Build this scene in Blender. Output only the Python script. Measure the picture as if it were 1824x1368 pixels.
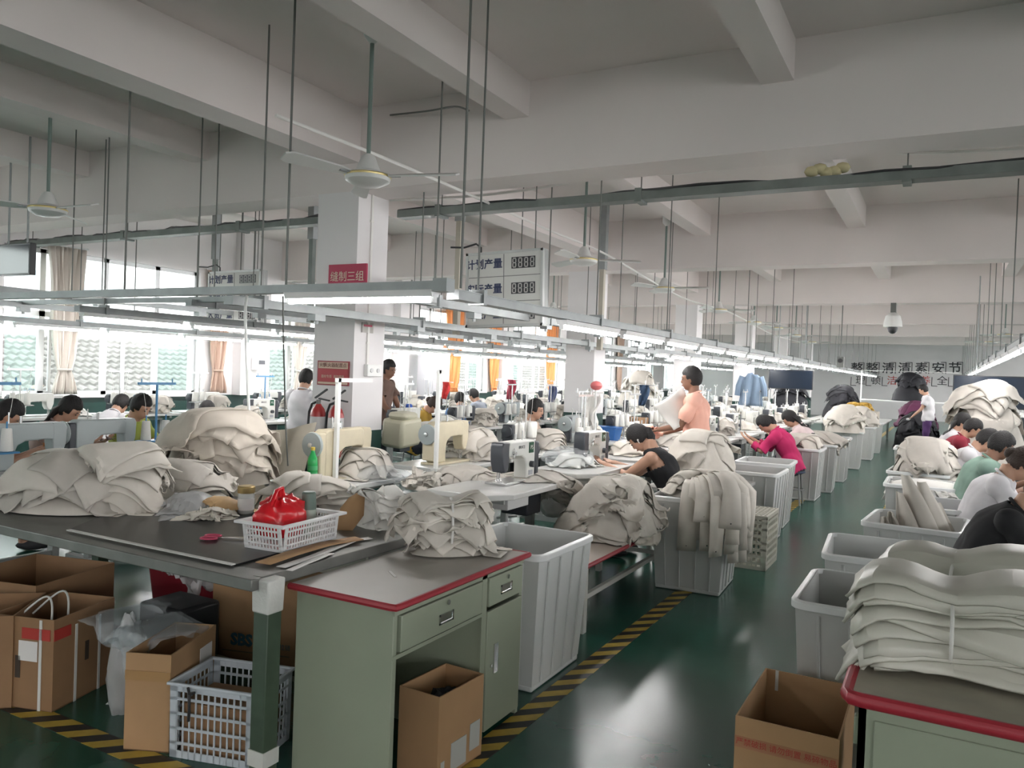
import bpy, math, random
import numpy as np
from mathutils import Vector, Matrix

SC = bpy.context.scene
for _o in list(bpy.data.objects): bpy.data.objects.remove(_o)
COL = SC.collection
random.seed(7); RNG = np.random.default_rng(11)
PI = math.pi

# ------------------------------------------------------------------ camera
F, CX, CY, CH = 1411.0, 912.0, 684.0, 1.6
def _u(v): v = np.array(v, float); return v/np.linalg.norm(v)
_y = _u([1680-CX, 690-CY, F]); _x = -_u([-1680-CX, 567-CY, F]); _x = _u(_x-_y*(_x@_y)); _z = np.cross(_x, _y)
CR = np.array([_x, _y, _z])                      # world = CR @ camera(right, down, forward)
cam = bpy.data.cameras.new('camera'); camo = bpy.data.objects.new('camera', cam); COL.objects.link(camo)
cam.sensor_width = 36.0; cam.lens = 36.0*F/1824.0; cam.clip_start = .05; cam.clip_end = 400
camo.matrix_world = Matrix(((CR[0,0], -CR[0,1], -CR[0,2], 0), (CR[1,0], -CR[1,1], -CR[1,2], 0),
                            (CR[2,0], -CR[2,1], -CR[2,2], CH), (0,0,0,1)))
SC.camera = camo
# ------------------------------------------------------------------ sky, exposure
SC.view_settings.view_transform = 'Standard'; SC.view_settings.look = 'None'
SC.view_settings.gamma = 1.0; SC.view_settings.use_curve_mapping = False
SC.view_settings.exposure = EXPO = 2.65
SKY = 1.15; TUBE = 14.0
W = bpy.data.worlds.new('overcast_sky'); SC.world = W; W.use_nodes = True
W.node_tree.nodes['Background'].inputs[0].default_value = (.97, .985, 1.0, 1)
W.node_tree.nodes['Background'].inputs[1].default_value = SKY
SC.cycles.max_bounces = 7; SC.cycles.diffuse_bounces = 4; SC.cycles.glossy_bounces = 3
SC.cycles.transparent_max_bounces = 10; SC.cycles.transmission_bounces = 4
SC.cycles.caustics_reflective = False; SC.cycles.caustics_refractive = False
SC.cycles.sample_clamp_indirect = 6.0

def P(px, py, x=None, y=None, z=None):
    """world point on the ray through a photo pixel, at a given x, y or z plane"""
    r = CR @ _u([px-CX, py-CY, F])
    t = (z-CH)/r[2] if z is not None else (y/r[1] if y is not None else x/r[0])
    return Vector((t*r[0], t*r[1], CH+t*r[2]))

# ------------------------------------------------------------------ materials
MATS = {}
def mat(name, col, rough=.6, metal=0.0, noise=0.0, nscale=8.0, bump=0.0, bscale=60.0, rand=0.0, emit=0.0, spec=.5, trans=0.0, sheen=0.0, ior=1.45):
    if name in MATS: return MATS[name]
    m = bpy.data.materials.new(name); m.use_nodes = True; nt = m.node_tree; b = nt.nodes['Principled BSDF']
    c = (*col, 1)
    b.inputs['Base Color'].default_value = c; b.inputs['Roughness'].default_value = rough; b.inputs['Metallic'].default_value = metal
    b.inputs['Specular IOR Level'].default_value = spec
    if trans: b.inputs['Transmission Weight'].default_value = trans; b.inputs['IOR'].default_value = ior
    if emit: b.inputs['Emission Color'].default_value = c; b.inputs['Emission Strength'].default_value = emit
    last = None
    tc = nt.nodes.new('ShaderNodeTexCoord') if (noise or bump) else None
    if noise:
        n = nt.nodes.new('ShaderNodeTexNoise'); n.inputs['Scale'].default_value = nscale; n.inputs['Detail'].default_value = 5
        nt.links.new(tc.outputs['Object'], n.inputs['Vector'])
        mx = nt.nodes.new('ShaderNodeMixRGB'); mx.blend_type = 'MULTIPLY'; mx.inputs[1].default_value = c; mx.inputs[0].default_value = 1
        rp = nt.nodes.new('ShaderNodeValToRGB'); rp.color_ramp.elements[0].position = .3; rp.color_ramp.elements[1].position = .7
        k = 1-noise; rp.color_ramp.elements[0].color = (k, k, k, 1); rp.color_ramp.elements[1].color = (1, 1, 1, 1)
        nt.links.new(n.outputs['Fac'], rp.inputs[0]); nt.links.new(rp.outputs[0], mx.inputs[2]); last = mx.outputs[0]
    if rand:
        oi = nt.nodes.new('ShaderNodeObjectInfo'); mr = nt.nodes.new('ShaderNodeMapRange')
        mr.inputs[3].default_value = 1-rand; mr.inputs[4].default_value = 1+rand*.4; nt.links.new(oi.outputs['Random'], mr.inputs[0])
        hv = nt.nodes.new('ShaderNodeHueSaturation'); nt.links.new(mr.outputs[0], hv.inputs['Value'])
        if last: nt.links.new(last, hv.inputs['Color'])
        else: hv.inputs['Color'].default_value = c
        last = hv.outputs[0]
    if last: nt.links.new(last, b.inputs['Base Color'])
    if bump:
        n2 = nt.nodes.new('ShaderNodeTexNoise'); n2.inputs['Scale'].default_value = bscale; n2.inputs['Detail'].default_value = 3
        nt.links.new(tc.outputs['Object'], n2.inputs['Vector'])
        bp = nt.nodes.new('ShaderNodeBump'); bp.inputs['Strength'].default_value = bump; bp.inputs['Distance'].default_value = .01
        nt.links.new(n2.outputs['Fac'], bp.inputs['Height']); nt.links.new(bp.outputs[0], b.inputs['Normal'])
    MATS[name] = m; return m
def clear_mat(name, col=(1,1,1), alpha=.25, rough=.1, bump=0.0):
    """see-through film or pane: transparent mixed with a glossy/diffuse coat"""
    if name in MATS: return MATS[name]
    m = bpy.data.materials.new(name); m.use_nodes = True; nt = m.node_tree; nt.nodes.clear()
    o = nt.nodes.new('ShaderNodeOutputMaterial'); t = nt.nodes.new('ShaderNodeBsdfTransparent'); t.inputs[0].default_value = (*col, 1)
    p = nt.nodes.new('ShaderNodeBsdfPrincipled'); p.inputs['Base Color'].default_value = (*col, 1); p.inputs['Roughness'].default_value = rough
    mx = nt.nodes.new('ShaderNodeMixShader'); mx.inputs[0].default_value = alpha
    nt.links.new(t.outputs[0], mx.inputs[1]); nt.links.new(p.outputs[0], mx.inputs[2]); nt.links.new(mx.outputs[0], o.inputs[0])
    MATS[name] = m; return m

# ------------------------------------------------------------------ mesh helpers
def rot(rx=0, ry=0, rz=0): return Matrix.Rotation(rz, 3, 'Z') @ Matrix.Rotation(ry, 3, 'Y') @ Matrix.Rotation(rx, 3, 'X')
CHILD = {}                                   # parent name -> its children (quicker than Object.children)
def eval_mesh(o):
    """mesh of an object with its modifiers applied, evaluated in a scene of its own"""
    ts = bpy.data.scenes.new('eval'); ts.collection.objects.link(o); vl = ts.view_layers[0]; vl.update()
    me = bpy.data.meshes.new_from_object(o.evaluated_get(vl.depsgraph)); bpy.data.scenes.remove(ts); return me
class MB:
    def __init__(s): s.v = []; s.f = []
    def add(s, vs, fs):
        n = len(s.v); s.v += [tuple(v) for v in vs]; s.f += [tuple(i+n for i in f) for f in fs]; return s
    def box(s, c, d, r=None):
        c = Vector(c); R = r or Matrix.Identity(3); h = [x/2 for x in d]
        vs = [c + R @ Vector((sx*h[0], sy*h[1], sz*h[2])) for sx in (-1,1) for sy in (-1,1) for sz in (-1,1)]
        return s.add(vs, [(0,1,3,2),(4,6,7,5),(0,4,5,1),(2,3,7,6),(0,2,6,4),(1,5,7,3)])
    def bb(s, x0, x1, y0, y1, z0, z1): return s.box(((x0+x1)/2, (y0+y1)/2, (z0+z1)/2), (abs(x1-x0), abs(y1-y0), abs(z1-z0)))
    def frustum(s, c, d0, d1, h):
        """box whose bottom is d0 wide and top d1 wide, c is the bottom centre"""
        x, y, z = c; vs = []
        for (dx, dy), zz in ((d0, z), (d1, z+h)):
            vs += [(x-dx/2, y-dy/2, zz), (x+dx/2, y-dy/2, zz), (x+dx/2, y+dy/2, zz), (x-dx/2, y+dy/2, zz)]
        return s.add(vs, [(3,2,1,0),(4,5,6,7),(0,1,5,4),(1,2,6,5),(2,3,7,6),(3,0,4,7)])
    def cyl(s, a, b, r0, r1=None, n=12, cap=True):
        a, b = Vector(a), Vector(b); r1 = r0 if r1 is None else r1; d = (b-a)
        if d.length < 1e-6: return s
        d.normalize(); q = d.orthogonal().normalized(); w = d.cross(q); vs = []
        for p, r in ((a, r0), (b, r1)):
            for i in range(n):
                t = 2*PI*i/n; vs.append(p + q*math.cos(t)*r + w*math.sin(t)*r)
        fs = [(i, (i+1) % n, n+(i+1) % n, n+i) for i in range(n)]
        if cap: fs += [tuple(range(n-1, -1, -1)), tuple(range(n, 2*n))]
        return s.add(vs, fs)
    def tube(s, pts, r, n=6):
        pts = [Vector(p) for p in pts]; k = len(pts); vs = []; q = None
        for i, p in enumerate(pts):
            d = (pts[min(i+1, k-1)]-pts[max(i-1, 0)]).normalized()
            q = (q - d*q.dot(d)).normalized() if q is not None and (q-d*q.dot(d)).length > 1e-4 else d.orthogonal().normalized()
            w = d.cross(q); rr = r[i] if hasattr(r, '__len__') else r
            vs += [p + q*math.cos(2*PI*j/n)*rr + w*math.sin(2*PI*j/n)*rr for j in range(n)]
        fs = [(i*n+j, i*n+(j+1) % n, (i+1)*n+(j+1) % n, (i+1)*n+j) for i in range(k-1) for j in range(n)]
        fs += [tuple(range(n-1, -1, -1)), tuple(range((k-1)*n, k*n))]
        return s.add(vs, fs)
    def lathe(s, prof, c=(0,0,0), n=20, R=None):
        c = Vector(c); vs = []; k = len(prof); R = R or Matrix.Identity(3)
        for r, z in prof:
            vs += [c + R @ Vector((max(r, 1e-4)*math.cos(2*PI*j/n), max(r, 1e-4)*math.sin(2*PI*j/n), z)) for j in range(n)]
        fs = [(i*n+j, i*n+(j+1) % n, (i+1)*n+(j+1) % n, (i+1)*n+j) for i in range(k-1) for j in range(n)]
        fs += [tuple(range(n-1, -1, -1)), tuple(range((k-1)*n, k*n))]
        return s.add(vs, fs)
    def prism(s, poly, z0, z1):
        n = len(poly); vs = [(x, y, z0) for x, y in poly] + [(x, y, z1) for x, y in poly]
        return s.add(vs, [tuple(range(n-1, -1, -1)), tuple(range(n, 2*n))] + [(i, (i+1) % n, n+(i+1) % n, n+i) for i in range(n)])
    def prism_xz(s, poly, y0, y1):
        n = len(poly); vs = [(x, y0, z) for x, z in poly] + [(x, y1, z) for x, z in poly]
        return s.add(vs, [tuple(range(n)), tuple(range(2*n-1, n-1, -1))] + [((i+1) % n, i, n+i, n+(i+1) % n) for i in range(n)])
    def loft(s, rings):
        """rings: list of (centre, xaxis*rx, yaxis*ry) closed tube"""
        n = 14; vs = []; k = len(rings)
        for c, ax, ay in rings:
            c, ax, ay = Vector(c), Vector(ax), Vector(ay)
            vs += [c + ax*math.cos(2*PI*j/n) + ay*math.sin(2*PI*j/n) for j in range(n)]
        fs = [(i*n+j, i*n+(j+1) % n, (i+1)*n+(j+1) % n, (i+1)*n+j) for i in range(k-1) for j in range(n)]
        fs += [tuple(range(n-1, -1, -1)), tuple(range((k-1)*n, k*n))]
        return s.add(vs, fs)
    def ball(s, c, r, n=12, R=None):
        r = r if hasattr(r, '__len__') else (r, r, r); c = Vector(c); R = R or Matrix.Identity(3); m = n//2; vs = [c + R @ Vector((0, 0, r[2]))]
        for i in range(1, m):
            a = PI*i/m
            vs += [c + R @ Vector((r[0]*math.sin(a)*math.cos(2*PI*j/n), r[1]*math.sin(a)*math.sin(2*PI*j/n), r[2]*math.cos(a))) for j in range(n)]
        vs.append(c + R @ Vector((0, 0, -r[2]))); L = len(vs)-1
        fs = [(0, 1+j, 1+(j+1) % n) for j in range(n)]
        fs += [(1+i*n+j, 1+(i+1)*n+j, 1+(i+1)*n+(j+1) % n, 1+i*n+(j+1) % n) for i in range(m-2) for j in range(n)]
        fs += [(L, 1+(m-2)*n+(j+1) % n, 1+(m-2)*n+j) for j in range(n)]
        return s.add(vs, fs)
    def mesh(s, name, m, smooth=35):
        me = bpy.data.meshes.new(name); me.from_pydata(s.v, [], s.f); me.update()
        if m: me.materials.append(m)
        if smooth:
            me.shade_smooth(); me.set_sharp_from_angle(angle=math.radians(smooth))
        return me
    def build(s, name, m, parent=None, bev=0, smooth=35, loc=None):
        o = bpy.data.objects.new(name, s.mesh(name, m, smooth)); COL.objects.link(o)
        if parent: o.parent = parent; CHILD.setdefault(parent.name, []).append(o)
        if loc is not None: o.location = loc
        if bev:
            b = o.modifiers.new('bevel', 'BEVEL'); b.width = bev; b.segments = 2; b.limit_method = 'ANGLE'; b.angle_limit = math.radians(40)
        return o
def link(name, me, parent=None, loc=None, rz=0):
    o = bpy.data.objects.new(name, me); COL.objects.link(o)
    if parent: o.parent = parent; CHILD.setdefault(parent.name, []).append(o)
    if loc is not None: o.location = loc
    o.rotation_euler[2] = rz; return o
def tag(o, label=None, cat=None, group=None, kind=None):
    if label: o['label'] = label
    if cat: o['category'] = cat
    if group: o['group'] = group
    if kind: o['kind'] = kind
    return o
def thing(name, label, cat, loc=(0,0,0), rz=0, group=None):
    o = bpy.data.objects.new(name, None); COL.objects.link(o); o.location = loc; o.rotation_euler[2] = rz
    o.empty_display_size = .05
    return tag(o, label, cat, group)
def copy_tree(o, parent=None):
    c = o.copy(); COL.objects.link(c); c.parent = parent
    if parent: CHILD.setdefault(parent.name, []).append(c)
    for ch in list(CHILD.get(o.name, ())): copy_tree(ch, c)
    return c
def dup(o, loc, rz=None, label=None, group=None):
    c = copy_tree(o); c.location = loc
    if rz is not None: c.rotation_euler[2] = rz
    return tag(c, label, None, group)
def text(body, size, m, parent, loc, R, name='lettering', depth=.002, align='CENTER', bold=0.0):
    cu = bpy.data.curves.new(name, 'FONT'); cu.body = body; cu.size = size; cu.extrude = depth; cu.align_x = align; cu.align_y = 'CENTER'; cu.offset = bold
    cu.resolution_u = 2
    t = bpy.data.objects.new(name, cu); me = eval_mesh(t)
    bpy.data.objects.remove(t); bpy.data.curves.remove(cu)
    me.materials.clear(); me.materials.append(m)
    o = link(name, me, parent); M = R.to_4x4(); M.translation = Vector(loc); o.matrix_local = M
    return o
FACE_NY = Matrix(((1,0,0),(0,0,-1),(0,1,0)))            # text readable from -Y
FACE_PX = Matrix(((0,0,1),(1,0,0),(0,1,0)))             # text readable from +X
# ================================================================== THE SETTING
M_paint = mat('wall_paint', (.76, .735, .735), .7, noise=.06, nscale=1.2)
M_ceil = mat('ceiling_paint', (.76, .70, .68), .8, noise=.07, nscale=.8)
M_dado = mat('green_dado_paint', (.012, .055, .045), .45, noise=.2, nscale=3)
M_alu = mat('aluminium', (.62, .63, .64), .4, .7)
M_rail = mat('grey_steel_rail', (.34, .36, .36), .45, .35, noise=.2, nscale=6)
M_rod = mat('dark_rod', (.15, .155, .145), .5, .3)
M_white = mat('white_plastic', (.78, .78, .76), .4)
M_black = mat('black_plastic', (.018, .018, .02), .4)
M_pvc = mat('white_conduit', (.75, .73, .70), .5)

def floor_mat():
    m = mat('green_epoxy_floor', (.012, .085, .055), .2); nt = m.node_tree; b = nt.nodes['Principled BSDF']
    tc = nt.nodes.new('ShaderNodeTexCoord'); n = nt.nodes.new('ShaderNodeTexNoise'); n.inputs['Scale'].default_value = 1.3; n.inputs['Detail'].default_value = 6
    nt.links.new(tc.outputs['Object'], n.inputs['Vector'])
    r = nt.nodes.new('ShaderNodeValToRGB'); e = r.color_ramp.elements
    e[0].position = .3; e[0].color = (.008, .050, .034, 1); e[1].position = .75; e[1].color = (.018, .092, .064, 1)
    nt.links.new(n.outputs['Fac'], r.inputs[0]); nt.links.new(r.outputs[0], b.inputs['Base Color']); b.inputs['Specular IOR Level'].default_value = .4
    b.inputs['Roughness'].default_value = .24
    n2 = nt.nodes.new('ShaderNodeTexNoise'); n2.inputs['Scale'].default_value = 5; nt.links.new(tc.outputs['Object'], n2.inputs['Vector'])
    bp = nt.nodes.new('ShaderNodeBump'); bp.inputs['Strength'].default_value = .05; bp.inputs['Distance'].default_value = .02
    nt.links.new(n2.outputs['Fac'], bp.inputs['Height']); nt.links.new(bp.outputs[0], b.inputs['Normal'])
    return m
XL, XR, YF, YB, ZC = -12.0, 8.0, -10.0, 42.0, 4.08
tag(MB().bb(XL-.3, XR+.3, YF-.3, YB+.3, -.2, 0).build('floor', floor_mat()), 'glossy dark green epoxy workshop floor', kind='structure')
ceil = tag(MB().bb(XL-.3, XR+.3, YF-.3, YB+.3, ZC, ZC+.25).build('ceiling', M_ceil), 'pale concrete ceiling with deep cross beams', kind='structure')
for k in range(-1, 7):
    MB().bb(XL, XR, 6*k, 6*k+.42, 3.29, ZC).build('beam', M_ceil, ceil)
for x, w, zb in ((-9.35, .24, 3.78), (-7.25, .24, 3.78), (-5.18, .32, 3.56), (-3.31, .23, 3.78), (-1.15, .23, 3.78), (1.02, .23, 3.78), (3.2, .32, 3.56), (5.3, .23, 3.78)):
    for k in range(-2, 7):
        MB().bb(x-w/2, x+w/2, 6*k+.42, 6*k+6, zb, ZC).build('joist', M_ceil, ceil)
# columns with a green painted foot
for k in range(1, 7):
    c = MB().bb(-5.53, -5.02, 6*k, 6*k+.47, .96, 3.29).build('column', M_paint)
    tag(c, ['white square column with fire poster and two extinguishers', 'second white square column along the aisle, behind the production board',
            'third white square column along the aisle', 'fourth white square column along the aisle', 'fifth white square column along the aisle',
            'sixth white square column, nearest the far wall'][k-1], kind='structure')
    MB().bb(-5.532, -5.018, 6*k-.002, 6*k+.472, 0, .96).build('painted_foot', M_dado, c)
# walls
tag(MB().bb(XL-.3, XR+.3, YB, YB+.3, 0, ZC).build('wall_back', M_paint), 'far white end wall with painted slogan', kind='structure')
tag(MB().bb(XL-.3, XR+.3, YF-.3, YF, 0, ZC).build('wall_front', M_paint), 'white end wall behind the viewer', kind='structure')
WINS = [(-8.96, -5.5), (-3.79, -.34), (1.38, 4.83), (6.55, 10.0), (11.75, 15.2), (16.9, 20.35), (22.1, 25.55), (27.3, 30.75), (32.45, 35.9), (37.6, 41.05)]
ZS, ZT = .98, 3.2
wl = MB().bb(XL-.3, XL, YF, YB, .96, ZS).bb(XL-.3, XL, YF, YB, ZT, ZC)
prev = YF
for a, b in WINS: wl.bb(XL-.3, XL, prev, a, ZS, ZT); prev = b
wl.bb(XL-.3, XL, prev, YB, ZS, ZT)
wr = MB().bb(XR, XR+.3, YF, YB, 0, ZS).bb(XR, XR+.3, YF, YB, ZT, ZC); prev = YF  # unseen right wall; its openings are added to light the ceiling
for a, b in WINS: wr.bb(XR, XR+.3, prev, a, ZS, ZT); prev = b
wr.bb(XR, XR+.3, prev, YB, ZS, ZT)
tag(wr.build('wall_right', M_paint), 'white side wall out of view, its window openings added to light the ceiling', kind='structure')
wall_left = tag(wl.build('wall_left', M_paint), 'white wall with a long row of windows', kind='structure')
MB().bb(XL-.3, XL+.01, YF, YB, 0, .96).build('dado', M_dado, wall_left)
for y in (5.2, 11.0, 16.0, 21.2, 26.4): MB().bb(XL, XL+.22, y-.2, y+.2, .96, ZC).build('pilaster', M_paint, wall_left)
M_glass = clear_mat('clear_window_glass', (.96, 1, .98), .07, .03)
M_gglass = clear_mat('green_window_glass', (.87, .985, .955), .10, .05)
def bar(m, y0, y1, z0, z1, x=XL-.12, t=.06): m.bb(x-t/2, x+t/2, y0, y1, z0, z1)
for i, (a, b) in enumerate(WINS):
    f = MB(); bar(f, a, b, ZS, ZS+.06); bar(f, a, b, ZT-.06, ZT); bar(f, a, a+.06, ZS, ZT); bar(f, b-.06, b, ZS, ZT)
    mull = [a+(b-a)*k for k in (.18, .48, .76)]
    for y in mull: bar(f, y-.045, y+.045, ZS, ZT)
    bar(f, a, b, 2.18, 2.26)
    w = tag(f.build('window_%d' % (i+1), M_alu), 'aluminium framed window, number %d from the front, looking onto rooftops' % (i+1), kind='structure')
    ys = [a+.06]+mull+[b-.06]
    for j in range(4):
        MB().bb(XL-.125, XL-.115, ys[j]+.04, ys[j+1]-.04, 2.26, ZT-.06).build('pane', M_glass, w)
        MB().bb(XL-.125, XL-.115, ys[j]+.04, ys[j+1]-.04, ZS+.06, 2.18).build('pane', M_gglass if j in (0, 3) else M_glass, w)
    s = MB(); bar(s, ys[1]+.1, ys[1]+.14, ZS+.06, 2.18, XL-.08, .04); bar(s, ys[2]+.3, ys[2]+.35, ZS+.06, 2.18, XL-.08, .04)
    s.build('sash', M_alu, w)
    MB().bb(XL-.05, XL+.08, a-.03, b+.03, ZS-.04, ZS).build('sill', M_paint, w)
# hazard tape on the floor
def hazard():
    m = mat('hazard_tape', (.5, .36, .03), .5); nt = m.node_tree; b = nt.nodes['Principled BSDF']
    tc = nt.nodes.new('ShaderNodeTexCoord'); sp = nt.nodes.new('ShaderNodeSeparateXYZ'); nt.links.new(tc.outputs['Object'], sp.inputs[0])
    ad = nt.nodes.new('ShaderNodeMath'); ad.operation = 'SUBTRACT'; nt.links.new(sp.outputs[1], ad.inputs[0]); nt.links.new(sp.outputs[0], ad.inputs[1])
    dv = nt.nodes.new('ShaderNodeMath'); dv.operation = 'DIVIDE'; dv.inputs[1].default_value = .17; nt.links.new(ad.outputs[0], dv.inputs[0])
    fr = nt.nodes.new('ShaderNodeMath'); fr.operation = 'FRACT'; nt.links.new(dv.outputs[0], fr.inputs[0])
    gt = nt.nodes.new('ShaderNodeMath'); gt.operation = 'GREATER_THAN'; gt.inputs[1].default_value = .5; nt.links.new(fr.outputs[0], gt.inputs[0])
    mx = nt.nodes.new('ShaderNodeMixRGB'); mx.inputs[1].default_value = (.02, .02, .018, 1); mx.inputs[2].default_value = (.55, .38, .06, 1)
    n = nt.nodes.new('ShaderNodeTexNoise'); n.inputs['Scale'].default_value = 14; nt.links.new(tc.outputs['Object'], n.inputs['Vector'])
    m2 = nt.nodes.new('ShaderNodeMixRGB'); m2.blend_type = 'MULTIPLY'; m2.inputs[0].default_value = .5
    nt.links.new(gt.outputs[0], mx.inputs[0]); nt.links.new(mx.outputs[0], m2.inputs[1]); nt.links.new(n.outputs['Fac'], m2.inputs[2]); nt.links.new(m2.outputs[0], b.inputs['Base Color'])
    return m
M_haz = hazard()
tag(MB().bb(-1.70, -1.585, 2.16, 34, .0005, .002).build('trim_1', M_haz), 'yellow and black floor tape along the aisle', kind='structure')
tag(MB().bb(-.62, -.505, 2.16, 34, .0005, .002).build('trim_2', M_haz), 'yellow and black floor tape under the row of bins across the aisle', kind='structure')
tag(MB().bb(-7, -1.585, 2.03, 2.14, .0005, .002).build('trim_3', M_haz), 'yellow and black floor tape in front of the cutting table', kind='structure')
# slogan on the far wall
M_ink = mat('black_wall_paint', (.03, .03, .035), .7); M_red_ink = mat('red_wall_paint', (.45, .06, .05), .7)
xs = [1528, 1555, 1584, 1613, 1643, 1673, 1703]
for i, (c1, c2) in enumerate(zip('整整清清素安节', '理顿洁扫养全约')):
    p = P(xs[i], 660, y=YB-.01)
    g = thing('wall_slogan', 'black painted slogan character, %s from the left on the far wall' % ('first', 'second', 'third', 'fourth', 'fifth', 'sixth', 'seventh')[i], 'sign', (p.x, YB-.01, p.z))
    text(c1, .56, M_ink, g, (-.05, 0, .08), FACE_NY, 'black_character', .004, bold=.006)
    text(c2, .46, M_red_ink if i in (2, 3, 4) else M_ink, g, (.14, 0, -.50), FACE_NY, 'second_character', .004)
    fr = MB(); fr.bb(.25, .28, -.006, 0, -.15, .40).bb(.05, .28, -.006, 0, .37, .40); fr.build('corner_line', M_ink, g); fr = MB().bb(-.30, -.27, -.006, 0, -.75, -.32).bb(-.30, -.05, -.006, 0, -.75, -.72)
    fr.build('corner_line', M_ink, g)
# ------------------------------------------------------------------ outside: roofs and far blocks
M_tile = mat('grey_roof_tile', (.15, .135, .13), .8, noise=.45, nscale=2.5); M_plaster = mat('outside_plaster', (.55, .55, .53), .8)
tag(MB().bb(-90, XL-.31, -40, 90, -4.2, -4).bb(XR+.31, 60, -40, 90, -4.2, -4).build('ground', mat('outside_ground', (.5, .5, .48), .9)), 'pale ground outside, brightened to bounce daylight indoors, with an added right part', kind='structure')  # pale tone and unseen right part added to bounce light indoors
def house(x0, y0, y1, zb, ze, zr, depth, label):
    h = thing('neighbour_house', label, 'house', (x0, y0, -4))
    L = y1-y0; ze += 4; zr += 4
    MB().bb(-depth, -.45, .3, L-.3, 0, ze-.05).build('house_wall', M_plaster, h)
    w = MB()
    for k in range(int(L//2.6)): w.bb(-.46, -.43, 1+2.6*k, 2.2+2.6*k, ze-2.0, ze-.8)
    w.build('house_window', mat('dark_pane', (.1, .13, .14), .2), h)
    MB().bb(-.55, -.1, 0, L, ze-.35, ze-.12).build('gutter', mat('white_fascia', (.7, .7, .68), .6), h)
    slope = math.hypot(depth/2, zr-ze); m = MB(); nr = int(slope/.34); ny = int(L/.24)
    vs, fs = [], []
    for r in range(nr):
        for s_ in (0, 1):
            t = (r+s_)/nr; lift = .07*(1-s_)
            for j in range(ny*4+1):
                yy = j*L/(ny*4); hump = .035*math.sin(2*PI*j/4+.4)
                vs.append((-depth/2*t, yy, ze+(zr-ze)*t+lift+hump))
        n = ny*4+1; o = r*2*n
        fs += [(o+j, o+j+1, o+n+j+1, o+n+j) for j in range(ny*4)]
        if r: fs += [(o-n+j, o-n+j+1, o+j+1, o+j) for j in range(ny*4)]
    m.add(vs, fs); tag(m.build('roof_tiles', M_tile, h, smooth=0), kind='stuff')
    MB().add([(-depth/2, 0, zr-.03), (-depth/2, L, zr-.03), (-depth, L, ze), (-depth, 0, ze), (0, 0, ze-.06), (0, L, ze-.06)],
             [(0, 1, 2, 3), (4, 5, 1, 0)]).build('roof_back', M_tile, h)
    return h
house(-17.5, -6, 23, 0, .62, 2.1, 7, 'low house with grey tiled roof outside the first windows')
house(-18.5, 25.0, 45, 0, .5, 2.0, 7, 'low house with grey tiled roof outside the farther windows')
M_tower = mat('tower_concrete', (.62, .62, .63), .8); M_twin = mat('tower_pane', (.22, .27, .3), .3)
def tower(x, y, w, h, d, label):
    t = thing('tower_block', label, 'building', (x, y, -4))
    MB().bb(-d, 0, 0, w, 0, h+4).build('tower_wall', M_tower, t)
    me = MB().bb(0, .05, 0, 1.3, 0, 1.5).mesh('tower_window', M_twin)
    for r in range(int(h//3)):
        for k in range(int(w//2.6)): link('tower_window', me, t, (0, .7+2.6*k, 5+3*r))
tower(-60, 18, 12, 10, 10, 'pale tower block far outside, behind the first tiled roof')
tower(-66, 34, 14, 13, 10, 'taller pale tower block far outside the windows')
tower(-58, 2, 9, 7, 10, 'low pale block far outside beside the window curtain')

# ------------------------------------------------------------------ curtains
def curtain(y, w, z0, zk, colm, label, phase=0):
    """bunched curtain tied at zk: full above, waist at the knot, flared tail"""
    n = 40; vs, fs = [], []; zs = np.linspace(ZT+.05, z0, 26)
    for z in zs:
        if z > zk: k = .30+.70*min(1, ((z-zk)/(ZT-zk)))**.45
        else: k = .30+.34*min(1, (zk-z)/.35)**.7
        for j in range(n+1):
            u = j/n; a = 2*PI*u*9+phase
            vs.append((XL+.12+.045*k*math.sin(a)+.02*math.sin(3*z+u*5), y+(u-.5)*w*k+.01*math.sin(5*z+j), z))
    N = n+1
    for r in range(len(zs)-1): fs += [(r*N+j, r*N+j+1, (r+1)*N+j+1, (r+1)*N+j) for j in range(n)]
    c = thing('curtain', label, 'curtain', (0, 0, 0))
    o = MB().add(vs, fs).build('drape', colm, c, smooth=60); s = o.modifiers.new('thick', 'SOLIDIFY'); s.thickness = .006
    MB().tube([(XL+.12+.07*math.cos(t), y+.17*w*math.sin(t)+.0, zk) for t in np.linspace(0, 2*PI, 14)], .018).build('tie_back', colm, c)
    MB().cyl((XL+.12, y-w*.55, ZT+.07), (XL+.12, y+w*.55, ZT+.07), .014).build('curtain_rod', M_alu, c)
M_cream = mat('cream_curtain', (.62, .57, .52), .85, bump=.1); M_tan = mat('tan_curtain', (.50, .36, .29), .85); M_orange = mat('orange_curtain', (.80, .34, .13), .85)
curtain(7.42, .60, 1.0, 1.38, M_cream, 'cream curtain tied in a knot at the window nearest the viewer')
curtain(10.35, .55, 1.0, 1.42, M_tan, 'dusty pink curtain bunched at the window edge', 1)
curtain(12.5, .55, 1.0, 1.45, M_cream, 'cream curtain beside the white square column', 2)
curtain(18.45, .95, .98, 1.1, M_orange, 'orange curtain beside the white notice cabinet', .5)
curtain(20.7, .7, .98, 1.1, M_orange, 'second orange curtain from the white notice cabinet', 1.5)
curtain(24.6, .9, .98, 1.1, M_orange, 'orange curtain nearest the second column', 2.5)
curtain(27.0, .6, .98, 1.1, M_cream, 'pale far curtain just past the second column', .7)
curtain(31.2, .7, .98, 1.1, M_tan, 'brownish far curtain between the second and third columns', .2)
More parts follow.
